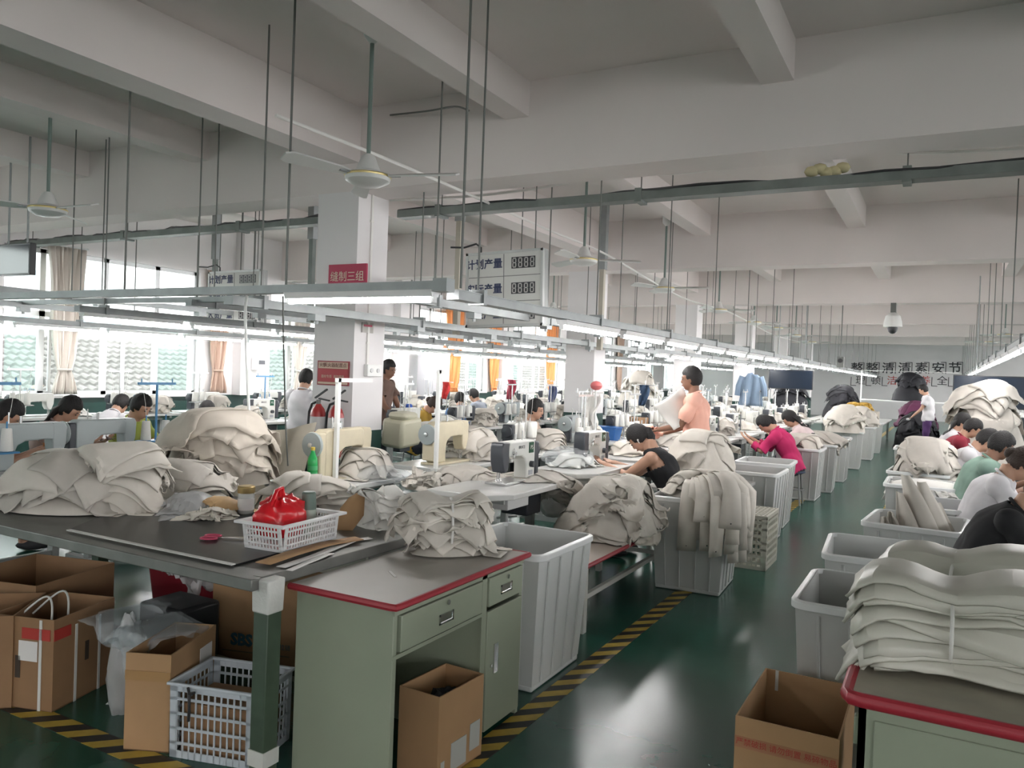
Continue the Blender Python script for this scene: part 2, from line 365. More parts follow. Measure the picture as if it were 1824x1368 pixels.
ORD = ('first', 'second', 'third', 'fourth', 'fifth', 'sixth', 'seventh', 'eighth', 'ninth', 'tenth', 'eleventh', 'twelfth', 'thirteenth', 'fourteenth', 'fifteenth', 'sixteenth', 'seventeenth', 'eighteenth', 'nineteenth', 'twentieth', 'twentyfirst', 'twentysecond', 'twentythird', 'twentyfourth', 'twentyfifth', 'twentysixth', 'twentyseventh', 'twentyeighth', 'twentyninth', 'thirtieth')
# ================================================================== HUNG FROM THE CEILING
M_tube = mat('lit_tube', (1, .985, .98), .4, emit=TUBE); M_fix = mat('white_light_fitting', (.80, .80, .80), .45)
def make_tube_light(L=1.2):
    t = thing('tube_light', 'tube', 'light')
    MB().prism_xz([(-.05, .055), (-.035, .015), (.035, .015), (.05, .055)], -L/2, L/2).build('fitting', M_fix, t)
    MB().cyl((0, -L/2+.02, 0), (0, L/2-.02, 0), .019, n=10, cap=True).build('tube', M_tube, t)
    for s in (-1, 1): MB().box((0, s*(L/2-.01), .005), (.034, .022, .05)).build('lamp_holder', M_fix, t)
    return t
def light_label(row, k): return 'lit white tube lamp, %s from the front in the %s' % (ORD[k], row)
proto_tube = make_tube_light(); proto_tube.location = P(637, 535, y=4.0); proto_tube.rotation_euler[2] = PI/2
tag(proto_tube, 'brightest tube lamp hanging crossways in front of the square column', 'light', 'tube lamps')
# each row: X, z, first Y, last Y, name
ROWS = [(-2.70, 1.975, 6.35, 40, 'long row left of the aisle'), (.68, 1.99, 7.3, 40, 'row right of the aisle'), (-7.75, 1.99, 5.6, 33, 'row over the middle tables'),  # far lamps of the two aisle rows added to brighten the end wall
        (-11.0, 1.97, 5.4, 31, 'row beside the windows'), (-4.6, 1.99, 14.0, 33, 'row beyond the second column')]
def rail(x, z, y0, y1, name, label):
    r = thing(name, label, 'light rail', (x, y0, z)); L = y1-y0
    MB().bb(-.045, .045, 0, L, 0, .055).bb(-.052, .052, 0, L, .055, .062).build('trunking', M_rail, r)
    rd = MB().cyl((0, 0, .05), (0, 0, ZC-z), .007, n=6).mesh('hanger_rod', M_rod)
    cl = MB().bb(-.06, .06, -.02, .02, -.01, .09).mesh('hanger_clip', M_rail)
    k = 0.3
    while k < L:
        yy = y0+k
        link('hanger_rod', rd, r, (0, k, 0)); link('hanger_clip', cl, r, (0, k, 0)); k += 2.02
    return r
for x, z, y0, y1, nm in ROWS:
    rail(x, z+.06, y0-(2.2 if x == -2.70 else .65), y1+.7, 'light_rail', 'grey metal light rail of the %s' % nm)
    k = 0; y = y0
    while y < y1:
        lab = light_label(nm, k)
        dup(proto_tube, (x, y, z), 0, lab, 'tube lamps of the %s' % nm); y += 1.36; k += 1
# unseen lamp rows added behind the viewer to brighten the foreground
for x, z, lab in ((-2.70, 1.975, 'long row left of the aisle'), (.68, 1.99, 'row right of the aisle'), (-7.75, 1.99, 'row over the middle tables'), (3.6, 1.99, 'extra row right of the aisle')):
    rail(x, z+.06, -9.0, -.9, 'light_rail', 'grey rail for added fill lamps behind the viewer, %s' % lab)
    for k in range(6): dup(proto_tube, (x, -8.2+1.36*k, z), 0, 'added unseen fill lamp behind the viewer, %s, %s' % (ORD[k], lab), 'added fill lamps behind the viewer')
# dull (unlit) parallel rails with sockets between the lit rows
for x, z, y0, y1, lab in ((-3.55, 2.09, 4.9, 33, 'unlit grey power rail beside the long lit row'), (-6.4, 2.12, 5.2, 33, 'unlit grey power rail over the middle tables'),
                          (-9.3, 2.13, 4.4, 33, 'unlit grey power rail nearest the windows'), (-8.5, 2.22, 3.4, 20, 'upper unlit rail near the left windows'), (-4.45, 2.0, 3.95, 13.5, 'unlit power rail just in front of the first column'),):
    r = rail(x, z, y0, y1, 'power_rail', lab)
    sm = MB().bb(-.04, .04, -.06, .06, -.05, 0).cyl((0, 0, -.05), (0, 0, -.075), .016).mesh('socket', M_rail)
    k = .9
    while k < y1-y0: link('socket', sm, r, (0, k, 0)); k += 1.4
# cross rail that carries the near lamp
cr = thing('cross_rail', 'grey metal cross rail carrying the nearest tube lamp', 'light rail', (-9.6, 4.0, 2.085))
MB().bb(0, 6.95, -.04, .04, -.01, .045).build('trunking', M_rail, cr)
MB().bb(6.88, 6.98, -.045, .045, -.02, .06).build('end_bracket', M_rail, cr)
for px, py in ((525, 25), (840, -30), (232, 165)):
    q = P(px, py, y=4.0); MB().cyl((q.x+9.6, 0, 0), (q.x+9.6, 0, 2.0), .008, n=6).build('hanger_rod', M_rod, cr)
cr2 = thing('cross_rail', 'grey cross rail between the light rows near the windows', 'light rail', (-11.6, 5.3, 2.16))
MB().bb(0, 6.0, -.04, .04, 0, .05).build('trunking', M_rail, cr2)
for k in (.6, 3.2, 5.2): MB().cyl((k, 0, 0), (k, 0, 1.9), .007, n=6).build('hanger_rod', M_rod, cr2)
# cable tray under the first beam (two lengths, either side of the column)
M_tray = mat('galvanised_tray', (.21, .235, .22), .5, .4, noise=.3, nscale=5)
def tray(x0, x1, label):
    t = thing('cable_tray', label, 'cable tray', (x0, 6.66, 3.14)); L = x1-x0
    MB().bb(0, L, -.07, .07, 0, .012).bb(0, L, -.075, -.065, 0, .075).bb(0, L, .065, .075, 0, .075).build('channel', M_tray, t)
    pts = [(k*L/40, .03*math.sin(k*1.3), .085+.012*math.sin(k*.9)+.01*math.sin(k*2.1)) for k in range(41)]
    MB().tube(pts, .013).tube([(p[0], p[1]-.06, p[2]-.008) for p in pts], .009).build('cable', M_black, t)
    k = .5
    while k < L:
        MB().cyl((k, 0, 0), (k, 0, .94), .006, n=6).build('hanger_rod', M_rod, t)
        MB().bb(k-.03, k+.03, -.085, .085, -.02, .1).build('hanger_clip', M_tray, t); k += 2.1
tray(-12.0, -5.56, 'grey cable tray running from the windows to the first column')
tray(-5.0, 9.0, 'long grey cable tray running right from the first column')
# conduits and loose cables
def cable(pts, r, m, label, name='cable', cat='cable', n=6):
    P0 = [Vector(p) for p in pts]; out = []
    for i in range(len(P0)-1):
        a, b = P0[max(i-1, 0)], P0[min(i+2, len(P0)-1)]
        for t in np.linspace(0, 1, 7)[:-1]:
            p, q = P0[i], P0[i+1]; m1, m2 = (q-a)*.5, (b-p)*.5
            out.append(p*(2*t**3-3*t**2+1)+m1*(t**3-2*t**2+t)+q*(-2*t**3+3*t**2)+m2*(t**3-t**2))
    out.append(P0[-1])
    return tag(MB().tube(out, r, n).build(name, m, None, smooth=60), label, cat)
cable([P(695, 357, y=6.9), P(830, 350, y=6.9), P(960, 335, y=6.9), P(1080, 312, y=6.9), P(1216, 308, y=6.9), P(1420, 280, y=6.9), P(1530, 272, y=6.9), P(1660, 272, y=6.9), P(1860, 262, y=6.9)], .013, M_pvc,
      'white conduit looping along above the cable tray', 'conduit', 'conduit')
cable([(-4.1, 4.0, 3.30), (-3.95, 4.9, 3.25), (-3.9, 6.0, 3.22), (-3.95, 8.0, 3.20), (-4.05, 10.0, 3.22), (-4.2, 14, 3.05), (-4.3, 18, 3.12), (-4.4, 24, 2.95), (-4.4, 30, 3.0)], .014, M_pvc,
      'white cable strung between the ceiling fans', 'conduit', 'conduit')
cable([P(695, 205, y=5.9), P(760, 198, y=5.8), P(810, 190, y=5.6), P(835, 197, y=5.2)], .008, M_rod, 'short dark wire stuck to the first beam')
# cable bridge poles seen beyond the tray
cp = P(1078, 360, y=10.4)
po = thing('drop_pole', 'cream square pipe dropping from the tray beside the ceiling fan', 'pipe', (cp.x, 10.4, 0))
MB().bb(-.035, .035, -.035, .035, 1.95, 3.1).build('pipe', mat('cream_pipe', (.46, .43, .36), .6), po); MB().bb(-.05, .05, -.05, .05, 3.08, 4.08).build('top_bracket', M_rail, po)
cp = P(820, 380, y=8.6)
po = thing('drop_pole', 'worn cream pipe dropping behind the production board', 'pipe', (cp.x, 8.6, 0))
MB().bb(-.035, .035, -.035, .035, 2.05, 3.6).build('pipe', MATS['cream_pipe'], po); MB().bb(-.05, .05, -.05, .05, 3.5, 4.08).build('top_bracket', M_rail, po)
for px, y, lab in ((385, 8.2, 'dark square pipe beside the farther production board'), (557, 7.2, 'dark downpipe against the side of the first column')):
    q = P(px, 430, y=y); po = thing('drop_pole', lab, 'pipe', (q.x, y, 0)); MB().bb(-.03, .03, -.03, .03, 2.1, 3.14).build('pipe', M_tray, po); MB().bb(-.045, .045, -.045, .045, 3.1, 4.08).build('top_bracket', M_rail, po)

# ceiling fans
M_fan = mat('fan_white', (.66, .66, .64), .35); M_gold = mat('fan_gold_band', (.62, .50, .22), .35, .5); M_fanrod = mat('fan_rod_green', (.16, .21, .19), .5)
def make_fan():
    f = thing('ceiling_fan', 'fan', 'fan')
    MB().lathe([(.0, -.055), (.10, -.05), (.155, -.02), (.165, .01), (.155, .03), (.09, .05)], n=24).build('motor', M_fan, f)
    MB().lathe([(.166, .004), (.168, .014), (.160, .022), (.150, .022)], n=24).build('gold_band', M_gold, f)
    MB().lathe([(.09, .05), (.075, .09), (.05, .15), (.03, .17)], n=16).build('lower_cup', M_fan, f)
    MB().cyl((0, 0, .15), (0, 0, 1.15), .016, n=8).build('down_rod', M_fanrod, f)
    MB().lathe([(.02, .95), (.06, 1.0), (.07, 1.14), (.065, 1.15)], n=16).build('ceiling_cup', M_fan, f)
    for k in range(3):
        a = 2*PI*k/3; R = rot(0, 0, a) @ rot(.32, 0, 0); b = MB()
        pr = [(.15, -.025), (.26, -.05), (.62, -.07), (.665, -.05), (.67, .03), (.62, .06), (.26, .045), (.15, .025)]
        top = [R @ Vector((x, y, .024)) for x, y in pr]; bot = [R @ Vector((x, y, .012)) for x, y in pr]; n = len(pr)
        b.add(top+bot, [tuple(range(n)), tuple(range(2*n-1, n-1, -1))]+[(i, n+i, n+(i+1) % n, (i+1) % n) for i in range(n)])
        bl = b.build('blade', M_fan, f)
        MB().add(*[(lambda vs: (vs, [(0, 1, 3, 2), (4, 6, 7, 5), (0, 4, 5, 1), (2, 3, 7, 6), (0, 2, 6, 4), (1, 5, 7, 3)]))([rot(0, 0, a) @ Vector((x, y, z)) for x in (.12, .24) for y in (-.018, .018) for z in (.008, .016)])][0]).build('blade_arm', M_rail, bl)
    return f
fan = make_fan(); fan.location = P(655, 318, z=2.93); fan.rotation_euler[2] = .28
tag(fan, 'ceiling fan hanging in front of the first square column', 'fan', 'ceiling fans')
for (px, py), rz, lab in (((85, 375), .05, 'ceiling fan at the far left near the window corner'), ((1040, 465), .5, 'ceiling fan in front of the second square column'), ((1183, 515), .1, 'ceiling fan left of the third square column'),
                          ((1280, 553), .3, 'ceiling fan hanging in front of the third column, small'), ((1343, 575), .7, 'ceiling fan next after the third column'), ((985, 553), .9, 'far small ceiling fan right beside the production board'),
                          ((1383, 585), .2, 'fifth fan along the aisle row'), ((1417, 598), .4, 'sixth fan along the aisle row'), ((1445, 610), .1, 'seventh fan along the aisle row'), ((1790, 597), .4, 'ceiling fan over the right hand benches'), ((1765, 610), 1.0, 'smaller ceiling fan farther along over the right hand benches')):
    dup(fan, P(px, py, z=2.93), rz, lab, 'ceiling fans')
# extra hanger rods that drop to far rails belong to the rails; loose ones on the left
# production boards
M_board = mat('board_grey', (.60, .60, .57), .5); M_bframe = mat('board_frame', (.50, .51, .50), .4, .4); M_blue = mat('board_lettering', (.035, .045, .10), .6); M_dig = mat('digit_window', (.03, .03, .035), .3); M_seg = mat('dull_segment', (.45, .44, .42), .5)
def board(loc, w, h, rz, ry, label):
    b = thing('production_board', label, 'board', loc, rz); b.rotation_euler[1] = ry
    MB().bb(-w/2, w/2, .01, .11, -h, 0).build('housing', M_bframe, b, bev=.004)
    MB().bb(-w/2+.02, w/2-.02, -.002, .012, -h+.02, -.02).build('face_panel', M_board, b)
    fr = MB()
    for z0, z1, x0, x1 in ((-.025, 0, -w/2, w/2), (-h, -h+.025, -w/2, w/2), (-h, 0, -w/2, -w/2+.025), (-h, 0, w/2-.025, w/2)): fr.bb(x0, x1, -.014, .012, z0, z1)
    fr.build('edge_frame', M_bframe, b)
    g = MB().bb(-.003, .003, -.004, 0, -h+.03, -.03)
    for k in (1, 2): g.bb(-w/2+.03, w/2-.03, -.004, 0, -h*k/3-.003, -h*k/3+.003)
    g.build('grid_line', mat('grid_line', (.15, .15, .15), .6), b)
    for s in (-1, 1):
        for q in (.03, .06, .085): MB().bb(s*w/2-.002, s*w/2+.002, .01+q-.004, .01+q+.004, -h+.01, -.01).build('side_rib', M_rail, b)
    for r, tx in enumerate(('计划产量', '实际产量', '大货产量')):
        zc = -h*(r+.5)/3
        text(tx, .105*w/.87, M_blue, b, (-w*.26, -.004, zc), FACE_NY, 'lettering', .001, bold=.0022)
        d = MB().bb(w*.10, w*.40, -.006, 0, zc-.055, zc+.055).build('digit_display', M_dig, b)
        sg = MB(); cw = w*.30/4
        for k in range(4):
            x0 = w*.10+cw*k+.016; x1 = x0+cw-.032
            for z in (-.042, 0, .042): sg.bb(x0, x1, -.008, -.006, zc+z-.005, zc+z+.005)
            for x in (x0, x1):
                for z in (-.021, .021): sg.bb(x-.005, x+.005, -.008, -.006, zc+z-.016, zc+z+.016)
        sg.build('segment', M_seg, d)
    for s in (-1, 1): MB().cyl((s*w*.36, .06, 0), (s*w*.36+.02, .06, 1.2), .006, n=6).build('hanging_wire', M_rod, b)
    MB().tube([(-w*.34, .05, 0), (-w*.34, .05, .06), (-w*.40, .04, .1), (-w*.55, .02, .07), (-w*.72, 0, .08)], .010).build('power_lead', M_black, b)
q = P(898, 447, y=6.75); board((q.x, 6.75, q.z), .86, .74, 0, -.03, 'grey production board with four digit displays beside the second column')
q = P(418, 482, y=7.6); board((q.x, 7.6, q.z), 1.0, .72, 0, -.01, 'grey production board hanging left of the first column')
# hanging screens
def screen(p, w, h, lab, up=1.2):
    s = thing('hanging_screen', lab, 'screen', p); MB().bb(-w/2, w/2, 0, .07, -h/2, h/2).build('casing', M_black, s, bev=.006)
    MB().bb(-w/2+.02, w/2-.02, -.003, .001, -h/2+.02, h/2-.02).build('display', mat('dark_screen', (.012, .02, .035), .12), s)
    for x in (-w*.3, w*.3): MB().cyl((x, .04, h/2-.01), (x, .04, h/2+up), .012, n=8).build('hanging_pole', M_rail, s)
screen(P(25, 462, y=5.2), .62, .36, 'dark hanging screen at the upper left corner')
screen(P(1408, 676, y=19.5), 1.0, .46, 'dark hanging screen beyond the standing man, left of the aisle', 1.9)
screen(P(1800, 700, y=17.5), 1.9, .62, 'big dark hanging screen right of the aisle', 1.9)
# camera dome, speaker and beam plate at the far end
q = P(1590, 582, y=18.0); d = thing('security_camera', 'domed security camera under a far beam', 'camera', (q.x, 18.0, q.z))
MB().lathe([(.03, .30), (.14, .22), (.17, .10), (.18, 0), (.10, -.01)], n=18).build('housing', M_white, d); MB().ball((0, 0, -.02), (.10, .10, .13), 14).build('dome', M_black, d)
MB().bb(-.05, .05, -.05, .25, .29, 3.29-q.z).build('mount', M_rod, d)
q = P(1497, 645, y=19); s = thing('hanging_speaker', 'small dark box hanging over the end of the lamp row', 'speaker', q)
MB().box((0, 0, 0), (.14, .12, .24)).build('cabinet', M_rod, s, bev=.008); MB().cyl((0, 0, .1), (0, 0, 2.2), .012, n=6).build('hanging_pole', M_rod, s); MB().cyl((0, -.063, .03), (0, -.06, .03), .05).build('cone', M_black, s)
# yellowish wad on the tray
wad = MB(); q = P(1470, 296, y=6.62)
for k in range(5): wad.ball((q.x+.055*k-.1, 6.64+.01*k, 3.27+.02*math.sin(k*2)), (.06, .05, .045), 8)
tag(wad.build('foam_wad', mat('yellow_foam', (.55, .50, .30), .9), None, smooth=70), 'crumpled pale yellow foam lying on the cable tray', 'foam')
# red team sign on the column and things on the column faces
M_sred = mat('sign_red', (.42, .03, .08), .5); M_cream_t = mat('sign_cream', (.72, .62, .50), .6)
q0, q1 = P(587, 472, y=5.97), P(653, 508, y=5.97)
s = thing('team_sign', 'red hanging sign with pale team lettering above the nearest lamp', 'sign', (q0.x, 5.96, q1.z-.16)); w, h = q1.x-q0.x, q0.z-q1.z+.16
MB().bb(0, w, 0, .02, 0, h).build('sign_board', M_sred, s); text('缝制三组', .105, M_cream_t, s, (w/2, -.003, h*.66), FACE_NY, 'lettering', .001)
s = thing('fire_poster', 'red fire extinguisher poster on the front of the first column', 'poster', (-5.46, 5.985, 1.40))
MB().bb(0, .40, 0, .012, 0, .24).build('frame', mat('poster_frame', (.28, .03, .04), .5), s); MB().bb(.012, .388, -.002, 0, .165, .228).build('title_band', mat('poster_cream', (.62, .47, .36), .6), s)
MB().bb(.012, .388, -.002, 0, .035, .16).build('red_field', mat('poster_red', (.40, .04, .05), .5), s); MB().bb(.012, .388, -.002, 0, .012, .032).build('foot_band', MATS['poster_cream'], s)
text('灭火器配置点', .048, mat('poster_ink', (.14, .03, .03), .6), s, (.23, -.004, .196), FACE_NY, 'title_lettering', .0005); text('火警', .04, MATS['poster_ink'], s, (.07, -.004, .196), FACE_NY, 'mark', .0005)
text('器材专用  请勿挪用', .034, MATS['poster_cream'], s, (.2, -.004, .085), FACE_NY, 'lettering', .0005)
s = thing('switch_box', 'white double switch box on the side of the first column', 'switch', (-5.02, 6.16, 1.50))
MB().bb(0, .05, 0, .22, 0, .12).build('box', M_white, s, bev=.005)
for k in (.06, .16): MB().cyl((.05, k, .06), (.058, k, .06), .022).build('switch_knob', mat('switch_grey', (.6, .6, .6), .4), s)
s = thing('wall_conduit', 'white conduit running down the side of the first column to the switch box', 'conduit', (-5.02, 6.2, 1.62)); MB().bb(0, .016, -.014, .014, 0, 1.67).build('duct', M_pvc, s)
for z in (.2, .8, 1.4): MB().bb(0, .02, -.022, .022, z, z+.02).build('saddle', M_pvc, s)
s = thing('small_plate', 'small grey notice plate high on the side of the first column', 'notice', (-5.015, 6.1, 1.93)); MB().bb(0, .01, 0, .17, 0, .1).build('plate', mat('plate_grey', (.45, .43, .40), .5), s); MB().bb(.01, .012, .02, .15, .06, .08).build('print_line', M_sred, s)
# fire extinguishers on a shelf in front of the column
M_fire = mat('extinguisher_red', (.35, .03, .03), .35); M_wrap = mat('extinguisher_label', (.62, .60, .60), .5)
for px, lab in ((565, 'fire extinguisher beside the bag heap, nearer the window side'), (597, 'fire extinguisher behind the white lamp stand of the beige machine')):
    q = P(px, 790, y=5.83); e = thing('fire_extinguisher', lab, 'extinguisher', (q.x, 5.83, .72))
    MB().lathe([(.07, 0), (.075, .02), (.075, .40), (.06, .45), (.03, .49), (.025, .50)], n=18).build('cylinder', M_fire, e)
    MB().lathe([(.0762, .24), (.0762, .38)], n=18).build('label_wrap', M_wrap, e); MB().lathe([(.0764, .08), (.0764, .22)], n=18).build('lower_label', M_wrap, e)
    MB().cyl((0, 0, .49), (0, 0, .54), .022).build('valve', M_rod, e); MB().box((.03, 0, .60), (.17, .022, .014), rot(0, -.55, 0)).build('lever', M_black, e); MB().box((.07, 0, .545), (.13, .022, .014), rot(0, .12, 0)).build('carry_handle', M_black, e)
    MB().tube([(-.02, 0, .52), (-.08, 0, .50), (-.115, 0, .42), (-.12, -.01, .2), (-.09, -.03, .06)], .013).build('hose', M_black, e)
b = thing('extinguisher_stand', 'low dark stand under the fire extinguishers', 'stand', (-5.27, 5.83, 0)); MB().bb(-.28, .28, -.11, .11, .68, .72).build('shelf', M_dado, b)
for x in (-.24, .24):
    for y in (-.08, .08): MB().bb(x-.02, x+.02, y-.02, y+.02, 0, .68).build('leg', M_dado, b)
# ================================================================== SEWING STATIONS
M_mwhite = mat('machine_white', (.70, .70, .66), .35); M_mbeige = mat('machine_beige', (.62, .55, .40), .4, noise=.12, nscale=10); M_mgrey = mat('machine_grey_blue', (.36, .40, .40), .4)
M_mdark = mat('machine_dark', (.045, .05, .06), .35); M_steel = mat('bright_steel', (.6, .6, .6), .25, .9); M_top = mat('worktop_white', (.60, .60, .58), .28, noise=.08, nscale=4)
M_leg = mat('table_leg_grey', (.30, .31, .30), .5, .2); M_edge = mat('worktop_edge', (.50, .50, .49), .5); M_thread = mat('thread_white', (.74, .73, .69), .8, bump=.3, bscale=300); M_bluep = mat('blue_plastic', (.06, .22, .42), .4)
M_screen = mat('machine_display', (.02, .09, .05), .2)
def make_machine(name, cat_label, body, head, motor, tall=.30, big_wheel=False, brand=None, display=True):
    m = thing(name, cat_label, 'sewing machine'); k = tall/.30
    MB().bb(-.26, .27, -.088, .088, 0, .018).build('bed', M_steel if body != M_mbeige else body, m, bev=.003)
    prof = [(.24, .015), (.24, .285), (.21, .30), (-.15, .30), (-.17, .28), (-.17, .19), (-.10, .195), (.03, .19), (.085, .165), (.105, .12), (.105, .015)]
    b = MB().prism_xz([(x, z*k) for x, z in prof], -.055, .055).build('arm', body, m, bev=.010)
    hp = [(-.155, .30), (-.245, .30), (-.262, .27), (-.255, .16), (-.225, .085), (-.185, .085), (-.16, .13), (-.155, .19)]
    MB().prism_xz([(x, z*k) for x, z in hp], -.052, .052).build('needle_head', head, m, bev=.008)
    MB().cyl((-.205, 0, .02), (-.205, 0, .11*k), .006, n=8).build('needle_bar', M_steel, m)
    MB().cyl((-.215, .012, .03), (-.215, .012, .10*k), .005, n=8).box((-.212, .0, .026), (.02, .045, .008)).build('presser_foot', M_steel, m)
    MB().bb(.24, .30, -.06, .06, .03*k, .285*k).build('motor_cover', motor, m, bev=.012)
    r = .085 if big_wheel else .055
    w = MB().lathe([(.012, 0), (r, .0), (r+.004, .012), (r, .024), (r*.5, .028), (.01, .03)], (.30, 0, .215*k), 20, rot(0, PI/2, 0)).build('hand_wheel', M_mgrey if big_wheel else motor, m)
    if big_wheel: MB().lathe([(.005, 0), (.02, 0), (.018, .012), (.004, .014)], (.33, 0, .215*k), 12, rot(0, PI/2, 0)).build('hub', M_steel, w)
    MB().cyl((.17, -.055, .12*k), (.17, -.085, .12*k), .024, n=14).build('stitch_dial', M_mdark, m)
    MB().cyl((.12, 0, .30*k), (.12, 0, .37*k), .005, n=6).build('thread_post', M_steel, m); MB().cyl((.05, .02, .30*k), (.05, .02, .345*k), .009, n=8).build('oil_cap', M_steel, m)
    MB().tube([(-.09, -.058, .25*k), (-.11, -.075, .24*k), (-.13, -.075, .19*k), (-.12, -.058, .18*k)], .004).cyl((-.11, -.055, .22*k), (-.11, -.08, .22*k), .014).build('thread_tension', M_steel, m)
    if display:
        d = MB().bb(.135, .205, -.061, -.055, .205*k, .285*k).build('display_panel', M_screen, m)
        text('P5', .045, mat('display_ink', (.55, .62, .55), .6), d, (.17, -.0625, .245*k), FACE_NY, 'digits', .0004)
        MB().bb(.14, .20, -.06, -.055, .04*k, .075*k).build('control_label', mat('label_grey', (.4, .42, .45), .4), m)
    if brand: text(brand, .032, mat('brand_ink', (.06, .06, .07), .6), m, (.02, -.0565, .255*k), FACE_NY, 'brand_lettering', .0004)
    return m
def make_stand(h=.62, bm=None):
    s = thing('thread_stand', 'stand', 'thread stand'); bm = bm or M_steel
    MB().cyl((0, 0, 0), (0, 0, h), .009, n=8).lathe([(.035, 0), (.035, .01), (.012, .02)], n=12).build('pole', bm, s)
    MB().bb(-.17, .17, -.008, .008, h-.02, h).cyl((-.14, 0, h-.02), (-.14, 0, h+.03), .005, n=6).cyl((.14, 0, h-.02), (.14, 0, h+.03), .005, n=6).build('guide_bar', bm, s)
    MB().bb(-.15, .15, -.05, .05, .15, .162).build('spool_tray', bm, s)
    for x in (-.09, .09):
        c = MB().lathe([(.038, .165), (.040, .17), (.030, .31), (.026, .315)], (x, 0, 0), 14).build('thread_cone', M_thread, s)
        MB().cyl((x, 0, .31), (x, 0, .36), .006, n=6).build('spindle', bm, c)
        MB().tube([(x, 0, .33), (x*1.2, .01, .45), (x*1.55, 0, h+.02)], .0016, n=4).build('thread', M_thread, c)
    return s
def make_table(w=1.16, d=.58):
    t = thing('sewing_table', 'table', 'table'); c = .12
    poly = [(-w/2, d/2), (-w/2, -d/2+c), (-w/2+c*1.4, -d/2), (w/2, -d/2), (w/2, d/2)]
    MB().prism(poly, .752, .79).build('table_top', M_top, t, bev=.006)
    MB().bb(-.42, -.12, -d/2+.04, -d/2+.34, .68, .752).build('drawer', M_edge, t, bev=.006)
    for s in (-1, 1):
        x = s*(w/2-.16)
        MB().bb(x-.025, x+.025, -.02, .04, .06, .75).bb(x-.02, x+.02, -d/2+.06, d/2-.04, .72, .752).bb(x-.03, x+.03, -d/2+.05, d/2-.03, 0, .06).build('leg', M_leg, t)
    MB().bb(-w/2+.16, w/2-.16, 0, .03, .16, .20).build('cross_bar', M_leg, t)
    MB().box((.06, -.06, .12), (.36, .24, .02), rot(.2, 0, 0)).build('treadle', M_leg, t)
    MB().bb(.12, .34, -.12, .1, .55, .74).build('control_box', M_mdark, t, bev=.01)
    return t
FACE_L, FACE_R = PI/2, -PI/2
def at_local(c, rz, x, y, z):
    v = rot(0, 0, rz) @ Vector((x, y, 0)); return (c[0]+v.x, c[1]+v.y, z)
TZ = .791
pt = make_table(); ps = make_stand(); ps_blue = make_stand(.62, M_bluep)
pm_white = make_machine('sewing_machine', 'm', M_mwhite, M_mdark, M_mdark, brand='BRUCE')
pm_plain = make_machine('sewing_machine', 'm', M_mwhite, M_mwhite, M_mdark, display=False)
pm_beige = make_machine('sewing_machine', 'm', M_mbeige, M_mbeige, M_mbeige, .36, True, 'SKADE', display=False)
pm_grey = make_machine('sewing_machine', 'm', M_mgrey, M_mgrey, M_mdark, .33, True, display=False)
PROTO = [pt, ps, ps_blue, pm_white, pm_plain, pm_beige, pm_grey]; USED = set()
def put(proto, loc, rz, label, group=None):
    if proto.name not in USED:
        USED.add(proto.name); proto.location = loc; proto.rotation_euler[2] = rz; proto['label'] = label
        if group: proto['group'] = group
        return proto
    return dup(proto, loc, rz, label, group)
STN = []            # every station: (x, y, rz)
def station(x, y, rz, mproto, where, k, stand=True, mx=.14, sproto=None):
    o = ORD[k]; c = (x, y)
    put(pt, (x, y, 0), rz, 'white sewing table, %s in the %s' % (o, where), 'sewing tables')
    put(mproto, at_local(c, rz, mx, .02, TZ), rz, '%s sewing machine, %s in the %s' % ({'sewing_machine': 'white'}.get(mproto.name, 'beige' if mproto == pm_beige else 'grey' if mproto == pm_grey else 'white'), o, where), 'sewing machines')
    if stand: put(sproto or ps, at_local(c, rz, .40, .20, TZ), rz, 'thread stand with two white cones, %s in the %s' % (o, where), 'thread stands')
    STN.append((x, y, rz, where, k))
# row along the aisle, workers facing the windows
ys = [5.0]+[6.45+1.37*k for k in range(10)]
for k, y in enumerate(ys): station(-2.74, y, FACE_L, pm_white if k < 3 or k % 3 else pm_plain, 'aisle row', k, stand=k not in (0,))
for k in range(12):
    y = 4.55+1.37*k
    station(-3.78, y, FACE_R, pm_beige if k < 2 else (pm_grey if k in (3, 6, 11) else pm_plain), 'second row from the aisle', k, stand=k not in (0, 1))
for k in range(17): station(-5.98, 8.3+1.37*k, FACE_R, (pm_plain, pm_white, pm_grey)[k % 3], 'row behind the columns', k)
for k in range(18): station(-8.35, 7.9+1.37*k, FACE_L, (pm_white, pm_plain, pm_plain)[k % 3], 'fourth row from the aisle', k, sproto=ps_blue if k < 3 else None)
for k in range(19): station(-10.4, 6.2+1.37*k, FACE_R, (pm_plain, pm_white)[k % 2], 'row nearest the windows', k)
for k, y in enumerate([10.2+1.37*k for k in range(2)]+[18.4+1.37*k for k in range(9)]): station(1.35, y, FACE_R, (pm_plain, pm_white)[k % 2], 'row right of the aisle', k)
# the two grey machines at the far left edge
for k, (px, py) in enumerate(((45, 838), (180, 822))):
    q = P(px, py, z=TZ); c = (q.x, q.y)
    put(pt, (q.x-.02, q.y-.2+.55*k, 0), FACE_R, 'white sewing table at the left edge, %s from the viewer' % ORD[k], 'sewing tables')
    put(pm_grey, (q.x, q.y, TZ), FACE_R, 'grey sewing machine at the left edge, %s from the viewer' % ORD[k], 'sewing machines')
    put(ps_blue, (q.x+.18, q.y-.32+.66*k, TZ), FACE_R, 'blue thread stand at the left edge, %s from the viewer' % ORD[k], 'thread stands')
    STN.append((q.x, q.y, FACE_R, 'left edge', k))
